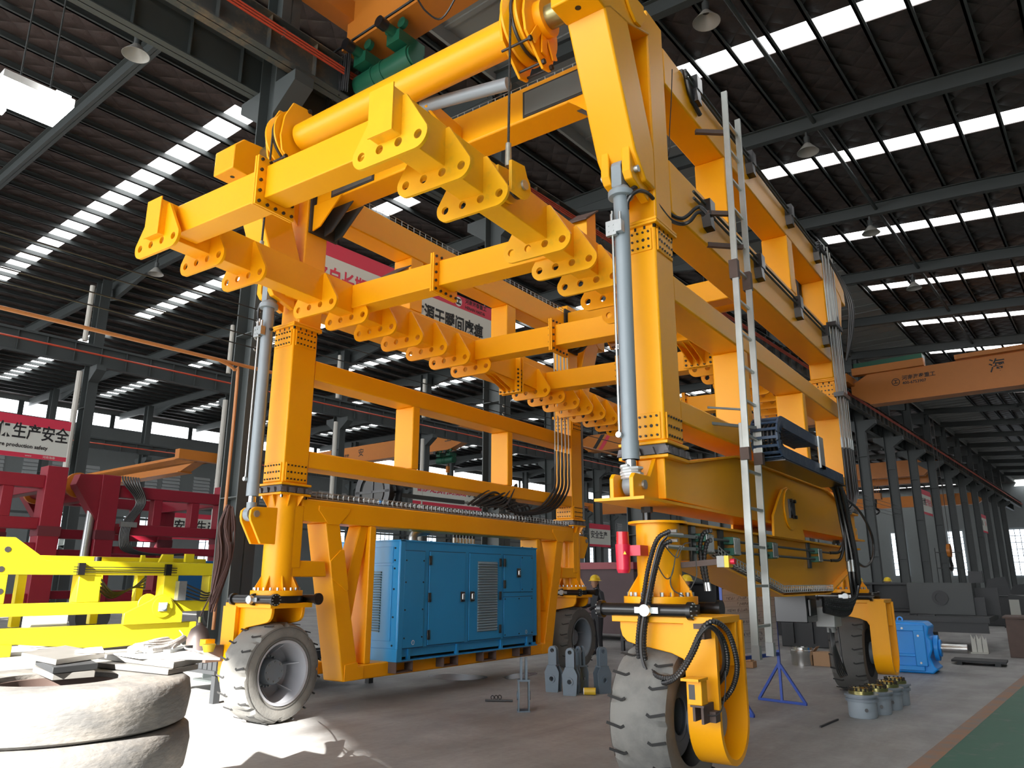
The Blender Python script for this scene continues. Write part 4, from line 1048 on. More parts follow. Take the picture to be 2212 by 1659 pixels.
part('scanner_bracket',sbk,BRN,SB)
part('hose_hook',MB().box(5.98,6.02,-.50,-.34,1.28,1.40).box(5.94,6.04,-.52,-.48,1.36,1.40),BRN,CR)
# left wheel's scanner bracket
part('scanner_box',MB().box(-.62,-.50,-.64,-.5,.92,1.0),YEL,CR,.006);part('scanner_bracket',MB().box(-.6,-.52,-.60,-.36,.72,.92),BRN,CR)
# siren on the rocker
sr=MB().cyl((5.25,-.36,1.83),(5.25,-.36,2.05),.062,.068,n=20)
SI=part('beacon',sr,SIREN,CR,label='red warning beacon')
part('beacon_lens',MB().cyl((5.25,-.36,2.05),(5.25,-.36,2.16),.058,.054,n=20),mat('beacon lens red',(.62,.02,.03),.2),SI)
part('beacon_foot',MB().cyl((5.25,-.36,1.80),(5.25,-.36,1.83),.05,.062,n=20),SIREN,SI)
part('beacon_bracket',MB().box(5.30,5.42,-.36,-.2,1.95,2.04),SIREN,SI)
tri=MB().prism([(5.285,1.96),(5.315,1.96),(5.30,1.99)],'y',-.424,-.421);part('warning_label',tri,mat('warning yellow',(.8,.55,.02),.5),SI)
# stop button on its brown arm
part('button_arm',MB().beam((5.6,.05,1.87),(5.95,.12,1.90),.05,.05),BRN,CR)
EB=part('stop_button_box',MB().box(5.95,6.02,.06,.16,1.85,1.95),mat('enclosure grey',(.33,.33,.32),.5),CR,.004)
part('button_plate',MB().box(6.02,6.06,.06,.16,1.85,1.95),mat('button yellow',(.80,.55,.02),.45),EB)
part('button',MB().cyl((6.06,.11,1.90),(6.10,.11,1.90),.025,n=14),SIREN,EB)
# hoses at the front right cylinder head
for P_ in ([(5.483,-0.5,5.224),(5.483,-0.5,5.333),(5.515,-0.5,5.398),(5.559,-0.4,5.489),(5.564,-0.15,5.576),(5.575,0.1,5.558),(5.6,0.3,5.477),(5.65,0.45,5.471),(5.71,0.5,5.507),(5.772,0.55,5.586),(5.806,0.6,5.624),(5.838,0.62,5.596),(5.865,0.65,5.557)],[(5.493,-0.5,5.221),(5.501,-0.5,5.302),(5.553,-0.5,5.361),(5.587,-0.4,5.435),(5.593,-0.2,5.482),(5.614,0,5.419),(5.617,0.25,5.382),(5.657,0.45,5.405),(5.731,0.5,5.436),(5.784,0.55,5.528),(5.812,0.6,5.557),(5.833,0.65,5.539)]):
    part('hydraulic_hose',MB().tube(smoothpath(P_,6),.021,8),HOSE,CR)
part('thin_cable',MB().tube(smoothpath([(5.455,-0.5,5.527),(5.53,-0.4,5.514),(5.564,-0.2,5.615),(5.482,0.3,5.856),(5.543,0.3,5.996),(5.636,0.3,6.232),(5.62,0.35,6.444),(5.664,0.35,6.86),(5.695,0.35,7.23)],5),.006,6),HOSE,CR)
for P_ in ([(5.6,0.849,7.581),(5.6,0.961,7.395),(5.6,1.089,7.312),(5.6,1.299,7.271),(5.6,1.436,7.206)],[(5.66,0.81,7.53),(5.66,0.917,7.313),(5.66,1.07,7.214),(5.66,1.235,7.161)]):
    part('hydraulic_hose',MB().tube(smoothpath(P_,6),.028,8),HOSE,CR)
# hoses and pipes hanging at the back left leg, seen through the frame
for i in range(8):
    x=.28+.03*(i%2);y=6.45+.07*i
    part('steel_pipe',MB().tube([(x,y,6.6),(x,y,4.2+.05*(i%3))],.012,6),PIPE,CR)
    part('hydraulic_hose',MB().tube(smoothpath([(x,y,4.3),(x,y,3.9),(x+.02,y-.1,3.5),(x-.1,y-.5,3.1),(x-.2,y-1.2-.06*i,2.98),(x-.15,y-1.7,3.15+.05*i),(x-.1,y-2.1,3.3-.03*i),(x-.1,y-2.7,3.0)],6),.022,7),HOSE,CR)
for i in range(5):
    part('hydraulic_hose',MB().tube(smoothpath([(.1,4.2+.2*i,2.98),(.12,4.6+.2*i,3.2-.03*i),(.12,5.1+.15*i,3.12),(.1,5.5+.1*i,2.7+.04*i),(.1,5.9+.1*i,2.9)],6),.022,7),HOSE,CR)
vh=MB()
for i in range(7):
    part('hydraulic_hose',MB().tube([(-.2,3.85+.09*i,2.31),(-.2,3.85+.09*i,2.62)],.026,7),HOSE,CR)
    vh.cyl((-.2,3.85+.09*i,2.31),(-.2,3.85+.09*i,2.45),.03,n=8)
part('hose_ferrules',vh,PIPE,CR)
# hose at the front left cylinder head
part('hydraulic_hose',MB().tube(smoothpath([(-0.106,-0.5,5.497),(-0.202,-0.5,5.449),(-0.225,-0.5,5.316),(-0.163,-0.5,5.168),(-0.021,-0.5,5.086),(0.116,-0.5,5.032)],6),.02,8),HOSE,CR)
# ================================================================== SIGNS (building frame)
def banner(lbl,x,y0,y1,z0,z1,items,rt=.34,rb=.2):
    r=root('banner_sign',lbl,'sign',(x,(y0+y1)/2,z0),'b')
    part('panel',MB().box(x-.03,x,y0,y1,z0,z1),SIGW,r)
    part('top_band',MB().box(x,x+.004,y0,y1,z1-rt,z1),SIGR,r);part('bottom_band',MB().box(x,x+.004,y0,y1,z0,z0+rb),SIGR,r)
    part('frame',MB().box(x-.04,x+.01,y0-.05,y0,z0-.03,z1+.03).box(x-.04,x+.01,y1,y1+.05,z0-.03,z1+.03),DKG,r)
    part('hanger',MB().box(x-.5,x-.03,y0+.4,y0+.46,z0+.2,z0+.28).box(x-.5,x-.03,y1-.46,y1-.4,z0+.2,z0+.28),STL,r)
    for body,y,z,sz,m,sx_,b in items: text('lettering',body,sz,m,r,(x+.006,y,z),(0,1,0),(0,0,1),sx=sx_,bold=b)
    return r
SREDT=mat('sign red lettering',(.62,.035,.075),.5)
r=banner('long red and cream banner with red and black lettering hung between columns behind the gantry',-12.72,8.2,14.85,7.08,8.92,
  [('安全来自长期警惕',8.25,8.08,.50,SREDT,.735,.012),('事故源于瞬间麻痹',11.53,8.08,.50,INK,.735,.012),('Safety comes from long-term vigilance, accidents come from momentary numbness',8.4,7.48,.17,INK,.95,.002),('河南海泰重工',13.75,8.83,.15,INK,.95,.002),('HENAN HAITAI',13.75,8.67,.12,INK,.95,.002)])
text('lettering','工',.17,INK,r,(-12.705,13.49,8.74),(0,1,0),(0,0,1),align='CENTER',bold=.01)
part('logo_disc',MB().cyl((-12.716,13.49,8.75),(-12.712,13.49,8.75),.13,n=24),WHT,r);part('logo_bar',MB().box(-12.712,-12.706,13.41,13.57,8.67,8.69),INK,r)
banner('red and cream safety banner high on the far left columns, black lettering',-37.3,5.2,13.85,6.88,8.72,
  [('安全第一 预防为主',5.4,7.95,.62,SREDT,.8,.012),('确保生产安全',10.30,7.98,.72,INK,.80,.014),('ensure production safety',10.62,7.38,.235,INK,.98,.006),('www',12.1,6.98,.12,SIGW,1,.0),('河南海泰',12.8,6.98,.13,SIGW,1,.0)],.42,.2)
banner('small quality banner seen between the left frame rails, red and black lettering',-37.3,35.5,44.5,6.65,8.55,
  [('品质是我们的底线',35.9,7.85,.75,SREDT,.82,.015),('质量是我们的承诺',41.0,7.85,.75,INK,.80,.015),('Quality is our bottom line, and quality is our commitment',36.6,7.15,.32,INK,.95,.004)],.3,.24)
banner('cream safety board on a column far down the right side',-12.72,67.75,71.6,6.9,8.9,[('安全帽',67.95,7.9,.62,INK,.75,.01),('生产讲安全',69.3,7.9,.62,SREDT,.75,.01)],.4,.2)
banner('smallest cream safety board, furthest down the right columns',-12.72,97.75,101.6,6.9,8.9,[('质量',98.0,7.9,.62,INK,.75,.01),('第一',100.4,7.9,.62,SREDT,.75,.01)],.4,.2)
banner('cream board with black lettering low behind the front left leg',-63.2,32.2,37.2,5.0,7.2,[('安全生产',32.5,6.1,1.0,INK,1,.02)],.4,.25)
banner('pale board with black lettering seen right of the left slanted legs',-63.2,39.5,44.5,5.0,7.2,[('质量第一',39.8,6.1,1.0,SREDT,1,.02)],.4,.25)
banner('red and cream notice board behind the back left wheel',-37.3,57,60.5,4.6,6.6,[('安全生产',57.2,5.6,.7,INK,1,.01)],.45,.2)
# ================================================================== OVERHEAD CRANES
def bridge(lbl,x0,x1,y,zb,zt_,d,marks=(),taper=1.2,hoist=None,cage=True):
    r=root('overhead_crane',lbl,'overhead crane',((x0+x1)/2,y,zb),'b')
    poly=[(x0,zt_-.55),(x0,zb+.75),(x0+taper,zb),(x1-taper,zb),(x1,zb+.75),(x1,zt_-.55),(x1-taper,zt_),(x0+taper,zt_)] if taper>.0 else [(x0,zb),(x1,zb),(x1,zt_),(x0,zt_)]
    g=part('girder',MB().prism(poly,'y',y-d/2,y+d/2),ORG,r)
    part('bottom_flange',MB().box(x0+taper,x1-taper,y-d/2-.12,y+d/2+.12,zb-.05,zb),ORG,r)
    for xe in (x0,x1):
        part('end_carriage',MB().box(xe-.22,xe+.22,y-1.9,y+1.9,zt_-.62,zt_-.1),ORG,r)
    for body,x,z,sz,m in marks: text('lettering',body,sz,m,r,(x,y-d/2-.006,z),(1,0,0),(0,0,1),bold=.006)
    if hoist:
        hx,hz=hoist
        h=part('hoist_drum',MB().cyl((hx-.9,y,hz),(hx+.85,y,hz),.28,n=24).cyl((hx+.85,y,hz),(hx+.9,y,hz),.24,n=24),GRN,r)
        tr=MB()
        for dx in (-.55,.55):
            tr.box(hx+dx-.2,hx+dx+.2,y-.38,y+.38,hz+.28,hz+.55).cyl((hx+dx,y-.62,hz+.55),(hx+dx,y-.3,hz+.55),.11,n=14)
            for q in (-.2,.2):
                tr.cyl((hx+dx+q,y-.34,hz+.72),(hx+dx+q,y-.24,hz+.72),.12,n=12)
        part('hoist_trolley',tr,GRN,h)
        part('hoist_motor',MB().cyl((hx-.55,y-.8,hz+.55),(hx-.55,y-.6,hz+.55),.13,n=14).cyl((hx+.55,y-.8,hz+.55),(hx+.55,y-.6,hz+.55),.13,n=14),BLK,h)
        part('hook_block',MB().box(hx+.1,hx+.3,y-.12,y+.12,hz-1.0,hz-.5).cyl((hx+.2,y,hz-.5),(hx+.2,y,hz-.2),.012,n=6),ORG,h)
        for dx in (-.3,.0): part('drum_strap',MB().cyl((hx+dx-.03,y,hz),(hx+dx+.03,y,hz),.30,n=24),GRN,h)
    return r
near=bridge('orange overhead crane close by at the top, with a dark green wire rope hoist',-12.5,11.4,9.55,13.62,15.0,.55,taper=.0,hoist=(-11.3,12.66))
fs=MB()
for i in range(16):
    x=-12.9+.05*i;y=9.1+.02*(i%3)
    fs.tube(smoothpath([(x,y,13.35),(x+.01,y,12.9-.02*(i%4)),(x+.03,y,12.45-.03*(i%5)),(x+.06,y,12.9),(x+.06,y,13.35)],4),.018,6)
part('festoon_cable',fs,HOSE,near,stuff=True)
part('festoon_rail',MB().cyl((-13.0,8.95,13.42),(11,8.95,13.42),.03,n=6),BLK,near)
for i in range(7):
    x=-9.8+1.5*i;part('festoon_loop',MB().tube(smoothpath([(x,8.95,13.4),(x+.3,8.95,12.9-.1*(i%2)),(x+.75,8.95,12.5),(x+1.2,8.95,12.9),(x+1.5,8.95,13.4)],5),.02,6),HOSE,near)
far=bridge('long orange overhead crane across the right side, marked with black lettering',-12.2,11.4,49,12.15,14.0,.8,[('河南海泰重工',-9.3,13.45,.30,INK),('400-6753907',-9.3,13.15,.24,INK),('海',-4.85,13.35,.85,INK),('泰',-.5,13.35,.85,INK),('重',4,13.35,.85,INK),('工',8,13.35,.85,INK)],taper=1.0)
part('logo_ring',MB().ring((-9.65,48.59,13.28),(-9.65,48.595,13.28),.23,.19,24),INK,far);text('lettering','工',.26,INK,far,(-9.65,48.585,13.28),(1,0,0),(0,0,1),align='CENTER',bold=.01)
part('walkway_box',MB().box(-12.0,-8.0,48.3,48.8,14.0,14.45),ORG,far);part('walkway_box',MB().box(-6.4,-3.0,48.3,48.8,14.05,14.3),ORG,far)
part('trolley',MB().box(-12.1,-8.2,49.3,50.2,14.3,15.0),GRN,far)
bridge('orange overhead crane in the far bay lettered along its side, green hoist beneath',-62,-38.4,43,11.7,13.1,.7,[('河南海泰',-54.4,12.35,.32,INK),('安',-51.9,12.45,.75,INK),('全',-46.7,12.6,.75,INK),('生',-41.4,12.6,.75,INK),('产',-57,12.4,.75,INK)],taper=2.4,hoist=(-41.5,10.9))
bridge('orange overhead crane in the far bay, above the red machines at the left',-62,-38.6,21.5,7.6,8.5,.6,taper=2.6)
o5=bridge('orange overhead crane with a dark red slanted stripe, behind the back left leg',-36.8,-13.6,55,12.5,13.9,.8,taper=1.2)
part('warning_stripe',MB().prism([(-34.6,12.55),(-34.2,12.55),(-33.2,13.85),(-33.6,13.85)],'y',54.58,54.595),SIGR,o5)
part('warning_stripe',MB().prism([(-35.3,12.55),(-34.9,12.55),(-33.9,13.85),(-34.3,13.85)],'y',54.58,54.595),INK,o5)
o8=bridge('twin girder orange overhead crane far down the hall with a hook block hanging',-36.8,-13.6,80,11.4,12.9,.8,taper=.8)
part('second_girder',MB().box(-36,-14.2,82.4,83.2,11.0,12.5),ORG,o8)
hk=MB()
for i in range(5): hk.cyl((-19.4+.25*i,79.3,11.3),(-19.3+.2*i,79.3,9.9),.025,n=5)
hk.box(-19.5,-18.3,79.0,79.6,9.3,9.9)
part('hook_block',hk,ORG,o8);part('hook',MB().cyl((-18.9,79.3,9.3),(-18.9,79.3,8.9),.16,n=10).tube(smoothpath([(-18.9,79.3,8.9),(-18.9,79.3,8.5),(-18.65,79.3,8.2),(-18.9,79.3,7.95),(-19.15,79.3,8.1)],4),.11,8),BLK,o8)
bridge('furthest orange overhead crane deep in the hall behind the right columns',-36.8,-13.6,112,11.2,12.6,.8,[],taper=1.0)
bridge('lower orange overhead crane in the far background behind the back left wheel',-62,-38.6,95,11.0,12.8,.8,taper=1.4)
# ================================================================== LAMPS
LAMP=mat('lamp shade grey',(.36,.35,.32),.4)
def lamp(x,y,z,lbl):
    r=root('high_bay_lamp',lbl,'lamp',(x,y,z),'b',)
    part('shade',MB().lathe([(.07,.32),(.10,.30),(.16,.22),(.34,.0),(.33,.0),(.15,.20),(.08,.27)],(x,y,z),(x,y,z+1),24),LAMP,r)
    part('housing',MB().cyl((x,y,z+.28),(x,y,z+.55),.09,n=14),DKG,r)
    part('bracket',MB().box(x-.03,x+.03,y-.03,y+.03,z+.5,z+.95),DKG,r)
lamp(-18.4,7.0,15.05,'pale high-bay lamp at the top left under the nearest rafter')
lamp(-32.6,14.6,15.1,'high-bay lamp left of the hanging spreader, high under the roof')
lamp(-6.2,22.75,15.05,'high-bay lamp hanging from the first rafter right of the ladder top')
lamp(-6.2,30.25,15.05,'high-bay lamp hanging from the second rafter on the right')
lamp(-6.2,37.75,15.05,'high-bay lamp hanging from the third rafter on the right')
lamp(-6.2,15.25,15.05,'high-bay lamp at the top edge above the gantry')
fx=root('floodlight','bright floodlight fixture glowing at the left edge under the roof','floodlight',(-17.6,4.4,12.0),'b')
part('lamp_face',MB().box(-18.2,-17.0,3.95,5.35,11.98,12.0),mat('floodlight glow',(1,1,1),.4,emit=14),fx)
part('lamp_body',MB().box(-18.2,-17.0,3.95,5.35,12.0,12.18),WHT,fx);part('hanger',MB().cyl((-17.6,4.4,12.18),(-17.6,4.4,16.3),.02,n=6).cyl((-17.6,5.0,12.18),(-17.6,5.0,16.3),.02,n=6),DKG,fx)
part('lamp_driver',MB().box(-17.05,-16.8,4.9,5.2,11.9,12.1).box(-18.45,-18.2,4.1,4.4,11.9,12.1),mat('floodlight glow',(1,1,1),.4),fx)
# ================================================================== LEMON YELLOW FRAME lying in the next bay (building frame, plane x = -20.5)
YM=root('yellow_crane_frame','lemon yellow side frame of another crane lying beyond the column row at the left','crane frame',(-20.8,9.3,0),'b')
def yp(name,poly,x0=-20.9,x1=-20.5,m=LEM,par=None,bev=.015): return part(name,MB().prism(poly,'x',x0,x1),m,par or YM,bev)
yp('upper_beam',[(4.6,2.68),(6.75,2.68),(7.5,2.17),(11.85,2.17),(11.85,1.83),(4.6,1.83)])
yp('middle_beam',[(4.6,1.17),(11.95,1.16),(11.95,.88),(4.6,.88)])
for a,b_ in ((6.3,6.72),(8.28,8.82),(10.45,10.85),(11.75,11.95)): yp('post',[(a,1.17),(b_,1.17),(b_,1.83),(a,1.83)])
for a in (7.2,9.0,10.1): yp('rear_post',[(a,.6),(a+.2,.6),(a+.2,1.83),(a,1.83)],-21.5,-21.3)
yp('rear_beam',[(4.6,2.05),(12,2.05),(12,2.3),(4.6,2.3)],-21.5,-21.2)
yp('rocker_beam',[(4.4,.62),(11.5,.60),(11.5,.2),(10.9,.12),(9.0,.05),(7.1,.25),(4.4,.25)])
yp('rocker_foot',[(6.6,.0),(7.0,.0),(7.0,.26),(6.6,.26)],-21,-20.4)
pvp=yp('pivot_bracket',[(9.45,.6),(9.45,.88),(9.5,.9)]+[(10.40+.33*math.cos(math.radians(a)),1.05+.30*math.sin(math.radians(a))) for a in (150,120,90,60,30)]+[(11.02,.86),(11.02,.6)],-20.5,-20.4)
part('pivot_boss',MB().cyl((-20.4,10.42,1.02),(-20.36,10.42,1.02),.27,n=28),LEM,pvp)
yp('pivot_boss_rear',[(10.05+.26*math.cos(math.radians(a)),1.1+.26*math.sin(math.radians(a))) for a in range(0,360,20)],-20.48,-20.44,par=pvp)
part('pivot_pin',MB().box(-20.36,-20.33,10.31,10.53,.91,1.13).cyl((-20.33,10.42,1.02),(-20.29,10.42,1.02),.08,n=14),CYL,pvp)
for z in (2.02,1.96,1.9): part('steel_pipe',MB().cyl((-20.44,8.1,z),(-20.44,10.75,z),.012,n=6),BLK,YM)
for y in (8.28,10.5): part('pipe_clamp',MB().box(-20.5,-20.40,y-.08,y+.08,1.83,2.12),BLK,YM)
for y,z in ((6.62,2.40),(6.55,1.95),(6.6,1.45),(6.55,1.0)): part('scorch_mark',MB().cyl((-20.498,y,z),(-20.492,y,z),.07,n=10),BURN,YM)
vb=part('valve_block',MB().box(-20.5,-20.3,10.78,11.0,1.18,1.68),GAL,YM)
for i in range(4): part('hydraulic_hose',MB().tube(smoothpath([(-20.35,10.98,1.6-.1*i),(-20.4,11.4,1.45-.09*i),(-20.5,11.75,1.35-.06*i),(-20.6,12.1,1.5-.05*i)],5),.025,6),HOSE,YM)
for i in range(4): part('hydraulic_hose',MB().tube(smoothpath([(-21,9.0,1.75-.1*i),(-21.1,9.4,1.4-.05*i),(-21.1,9.9,1.5),(-21,10.2,1.8-.1*i)],5),.025,6),HOSE,YM)
part('lug',MB().prism([(9.95,2.17),(10.1,2.17),(10.05,2.36),(9.97,2.36)],'x',-21.0,-20.9).prism([(10.5,2.17),(10.9,2.17),(10.9,2.4),(10.6,2.4)],'x',-21.1,-21.0).prism([(11.15,2.2),(11.4,2.2),(11.4,2.42),(11.15,2.42)],'x',-20.9,-20.8),LEM,YM)
part('cap',MB().cyl((-20.7,8.75,2.17),(-20.7,8.75,2.28),.09,n=12),BLK,YM)
solo('control_cabinet',MB().box(-23.2,-22.6,8.1,9.0,.0,.95),mat('cabinet white',(.5,.5,.48),.5),'white cabinet behind the lemon yellow frame','cabinet','b',bev=.02)
solo('blue_crate',MB().box(-24.0,-23.2,12.0,14.6,1.0,2.3).box(-24,-23.2,12,12.1,0,1).box(-24,-23.2,14.5,14.6,0,1),mat('deep blue paint',(.01,.10,.28),.45),'deep blue machine box behind the right end of the yellow frame','machine box','b',bev=.02)
# ================================================================== RED MACHINES behind it
def red_machine(name_lbl,ox,oy):
    r=root('red_gantry_crane',name_lbl,'gantry crane',(ox,oy+2,0),'b')
    def bx(n,x0,x1,y0,y1,z0,z1,m=RED): return part(n,MB().box(ox+x0,ox+x1,oy+y0,oy+y1,z0,z1),m,r,.015)
    for x in (0,-4.6):
        for y in (0,4.4):
            bx('leg_column',x-.3,x+.3,y-.3,y+.3,.7,5.15)
            part('splice_plate',MB().box(ox+x-.32,ox+x+.32,oy+y-.32,oy+y+.32,3.0,3.3),mat('dark red splice',(.10,.012,.02),.6),r)
            part('wheel',MB().cyl((ox+x-.25,oy+y,.55),(ox+x+.25,oy+y,.55),.55,n=24),TYR,r)
        for z0,z1 in ((4.45,4.85),(3.2,3.55),(2.55,2.8),(2.1,2.3),(1.0,1.3)): bx('side_rail',x-.2,x+.2,.3,4.1,z0,z1)
        for y in (1.6,3.0): bx('side_post',x-.18,x+.18,y,y+.3,3.55,4.45)
        part('top_arm',MB().prism([(oy-.2,4.2),(oy-.3,3.6),(oy-1.1,4.75),(oy-1.0,5.1),(oy-.2,5.15)],'x',ox+x-.25,ox+x+.25),RED,r,.01)
        part('lift_cylinder',MB().cyl((ox+x,oy-.45,2.1),(ox+x,oy-.4,4.0),.14,n=14),GAL,r)
    part('drum_tube',MB().cyl((ox-4.4,oy-.75,4.8),(ox-.2,oy-.75,4.8),.26,n=20),RED,r)
    for x in (-.5,-4.1): part('sheave',MB().cyl((ox+x-.06,oy-.75,4.8),(ox+x+.06,oy-.75,4.8),.42,n=24),ORG,r)
    bx('cross_beam',-4.3,-.3,-.1,.3,4.4,4.85);bx('cross_beam',-4.3,-.3,4.1,4.5,4.4,4.85)
    for i in range(7):
        y=.35+.09*i
        part('hydraulic_hose',MB().tube(smoothpath([(ox+.25,oy+y,5.15),(ox+.35,oy+y+.05,4.9),(ox+.33,oy+.9+.05*i,4.3),(ox+.3,oy+.55+.05*i,3.6),(ox+.3,oy+.5+.05*i,3.0),(ox+.32,oy+.7+.07*i,2.65),(ox+.3,oy+1.6+.1*i,2.55),(ox+.3,oy+2.8,2.6)],5),.035,6),HOSE,r)
    part('hose_ferrules',MB().box(ox+.25,ox+.36,oy+.45,oy+1.0,3.45,3.62),GAL,r)
    return r
red_machine('crimson wheeled gantry crane standing behind the lemon yellow frame',-27.0,11.4)
red_machine('second crimson gantry crane cut off by the left edge',-26.2,5.0)
# ================================================================== COLUMN-SIDE ODDMENTS
fu=root('hanging_fur_bundle','matted brown fibre bundle hanging beside the nearest dark column','bundle',(-12.2,7.4,1.0),'b')
fb=MB();random.seed(3)
for i in range(46):
    a=random.uniform(0,6.28);rr=random.uniform(.02,.16)
    fb.tube(smoothpath([(-12.2+rr*.3*math.cos(a),7.25+rr*.4*math.sin(a),3.0-random.uniform(0,.1)),(-12.2+rr*math.cos(a),7.25+rr*math.sin(a),2.6),(-12.2+rr*.9*math.cos(a+1),7.22+rr*math.sin(a+1),2.1),(-12.2+rr*.4*math.cos(a),7.1+rr*.3*math.sin(a),1.5-random.uniform(0,.3))],3),.016,4)
part('fibres',fb,mat('brown fibre',(.09,.05,.045),.9),fu,stuff=True);part('tail',MB().tube([(-12.2,7.1,1.6),(-12.2,6.9,1.15)],.012,6),BRN,fu)
gb=root('gas_bottle','short brown gas bottle standing by the foot of the nearest column','gas bottle',(-12.1,6.85,.455),'b')
part('body',MB().lathe([(0,0),(.17,.01),(.18,.06),(.18,.36),(.13,.5),(.05,.56),(.04,.6)],(-12.1,6.85,.45),(-12.1,6.85,1.45),24),mat('bottle brown',(.10,.075,.07),.5),gb)
part('valve',MB().cyl((-12.1,6.85,1.03),(-12.1,6.85,1.14),.03,n=10),BRASS,gb)
bn=root('black_bench','low black steel bench with stacked dark profiles behind the front left wheel','bench',(-11.6,7.6,0),'b')
part('top',MB().box(-12.35,-10.6,6.3,9.4,.40,.45),DRK,bn)
for x in (-12.25,-10.7):
    for y in (6.4,9.3): part('leg',MB().box(x-.05,x+.05,y-.05,y+.05,0,.4),DRK,bn)
for i in range(6): part('steel_profile',MB().box(-11.4+.13*i,-11.3+.13*i,6.35,9.4,.45,.53+.04*(i%3)),DRK,bn)
# hose reel up on the columns behind the left frame
hr=root('hose_reel','large black hose reel with blue labels seen below the left middle rail','hose reel',(-13.9,12.1,3.8),'b')
for q in (-.18,.18): part('flange',MB().ring((-13.9,12.1+q-.02,3.75),(-13.9,12.1+q+.02,3.75),.62,.45,28).box(-13.93,-13.87,12.1+q-.02,12.1+q+.02,3.15,4.35).box(-14.5,-13.3,12.1+q-.02,12.1+q+.02,3.72,3.78),BLK,hr)
part('drum',MB().cyl((-13.9,11.92,3.75),(-13.9,12.28,3.75),.38,n=24),HOSE,hr)
for z in (4.2,3.4): part('label_plate',MB().box(-13.62,-13.58,11.9,12.1,z-.15,z+.15),BLU2,hr)
part('wall_arm',MB().box(-13.95,-13.85,12.0,15.1,3.7,3.8),STL,hr)
# ================================================================== WORKERS
def person(lbl,x,y,rz,coat,arm=0.):
    r=root('person',lbl,'person',(x,y,0),rz=rz)
    me=bpy.data.meshes.new('body')
    J={'pel':(0,0,.95,.16),'wai':(0,0,1.12,.15),'che':(0,.0,1.34,.175),'nk':(0,.01,1.52,.065),'hd':(0,.03,1.63,.10),'ht':(0,.03,1.74,.085),
       'ls':(-.19,0,1.44,.075),'le':(-.27,-.02,1.16,.05),'lw':(-.24,.14+arm,.95+arm,.036),'lh':(-.23,.2+arm,.90+arm,.04),
       'rs':(.19,0,1.44,.075),'re':(.27,-.02,1.16,.05),'rw':(.24,.14+arm,.95+arm,.036),'rh':(.23,.2+arm,.90+arm,.04),
       'lhp':(-.1,0,.88,.11),'lk':(-.11,.02,.48,.07),'la':(-.11,-.02,.09,.05),'lt':(-.12,.14,.04,.045),
       'rhp':(.1,0,.88,.11),'rk':(.11,.02,.48,.07),'ra':(.11,-.02,.09,.05),'rt':(.12,.14,.04,.045)}
    K=list(J);E=[('pel','wai'),('wai','che'),('che','nk'),('nk','hd'),('hd','ht'),('che','ls'),('ls','le'),('le','lw'),('lw','lh'),('che','rs'),('rs','re'),('re','rw'),('rw','rh'),('pel','lhp'),('lhp','lk'),('lk','la'),('la','lt'),('pel','rhp'),('rhp','rk'),('rk','ra'),('ra','rt')]
    me.from_pydata([J[k][:3] for k in K],[(K.index(a),K.index(b)) for a,b in E],[])
    o=bpy.data.objects.new('body',me);link(o);o.parent=r
    sk_=o.modifiers.new('skin','SKIN')
    for i,k in enumerate(K):
        v=me.skin_vertices[0].data[i];v.radius=(J[k][3],J[k][3]*.9);v.use_root=(k=='pel')
    ss=o.modifiers.new('sub','SUBSURF');ss.levels=1;ss.render_levels=1
    me.materials.append(coat)
    skin=mat('skin',(.35,.19,.12),.6)
    hd=MB().lathe([(0,-.12),(.06,-.10),(.085,-.03),(.092,.03),(.085,.09),(.0,.12)],(0,.045,1.66),(0,.045,2.66),16)
    part('face',hd,skin,r);
    part('nose',MB().prism([(.12,1.63),(.155,1.625),(.125,1.67)],'x',-.012,.012),skin,r)
    hl=MB().lathe([(.16,0),(.15,.012),(.125,.015),(.12,.06),(.095,.11),(.05,.14),(0,.148)],(0,.04,1.715),(0,.04,2.715),24)
    part('helmet',hl,mat('helmet yellow',(.72,.50,.01),.35),r,label='yellow hard hat')
    return r
NAVY=mat('dark work clothes',(.018,.02,.026),.8)
person('person in dark work clothes and a yellow hard hat behind the back left wheel',-.75,9.9,math.radians(150),NAVY,.15)
person('person in dark clothes with a yellow hard hat behind the front right swivel tube',1.65,9.75,math.radians(120),NAVY,.15)
person('person with a pale yellow hard hat far behind the dark steel box, left of two',2.2,24.6,math.radians(170),NAVY,.0)
person('person with a pale hard hat far behind the dark steel box, right of two',3.15,24.6,math.radians(190),NAVY,.0)
# ================================================================== THINGS ON THE FLOOR
# clevis brackets
def bracket(lbl,x,y,rz,grp='blue grey clevis brackets'):
    r=root('clevis_bracket',lbl,'bracket',(x,y,0),rz=rz,group=grp)
    out=[(-.105,0),(.105,0),(.125,.30),(.075,.40),(-.075,.40),(-.125,.30)]
    hd=[(-.07,.40),(.07,.40),(.07,.63)]+arc(0,.63,.07,0,180,8)+[(-.07,.63)]
    for q in (-.07,.07):
        me=plate_mesh('side_plate',out,[(0,.2,.035,14)],.016,BRK);o=part('side_plate',None,None,r,mesh=me);o.matrix_basis=rot3((1,0,0),(0,0,1),(0,-1,0),(0,q,0))
        part('boss',MB().ring((0,q+(.008 if q>0 else -.008),.2),(0,q+(.022 if q>0 else -.022),.2),.06,.036,20),BRK,r)
    for q in (-.035,.035):
        me=plate_mesh('eye_plate',hd,[(0,.63,.033,14)],.03,BRK);o=part('eye_plate',None,None,r,mesh=me);o.matrix_basis=rot3((1,0,0),(0,0,1),(0,-1,0),(0,q,0))
    part('foot',MB().box(-.10,.10,-.09,.09,0,.014).box(-.075,.075,-.085,.085,.385,.41),BRK,r)
    return r
b0=bracket('blue grey clevis bracket standing alone edge-on in front of the others',2.14,2.59,math.radians(-52))
b1=bracket('clevis bracket left of the cluster by the back wheel',1.47,4.42,math.radians(10))
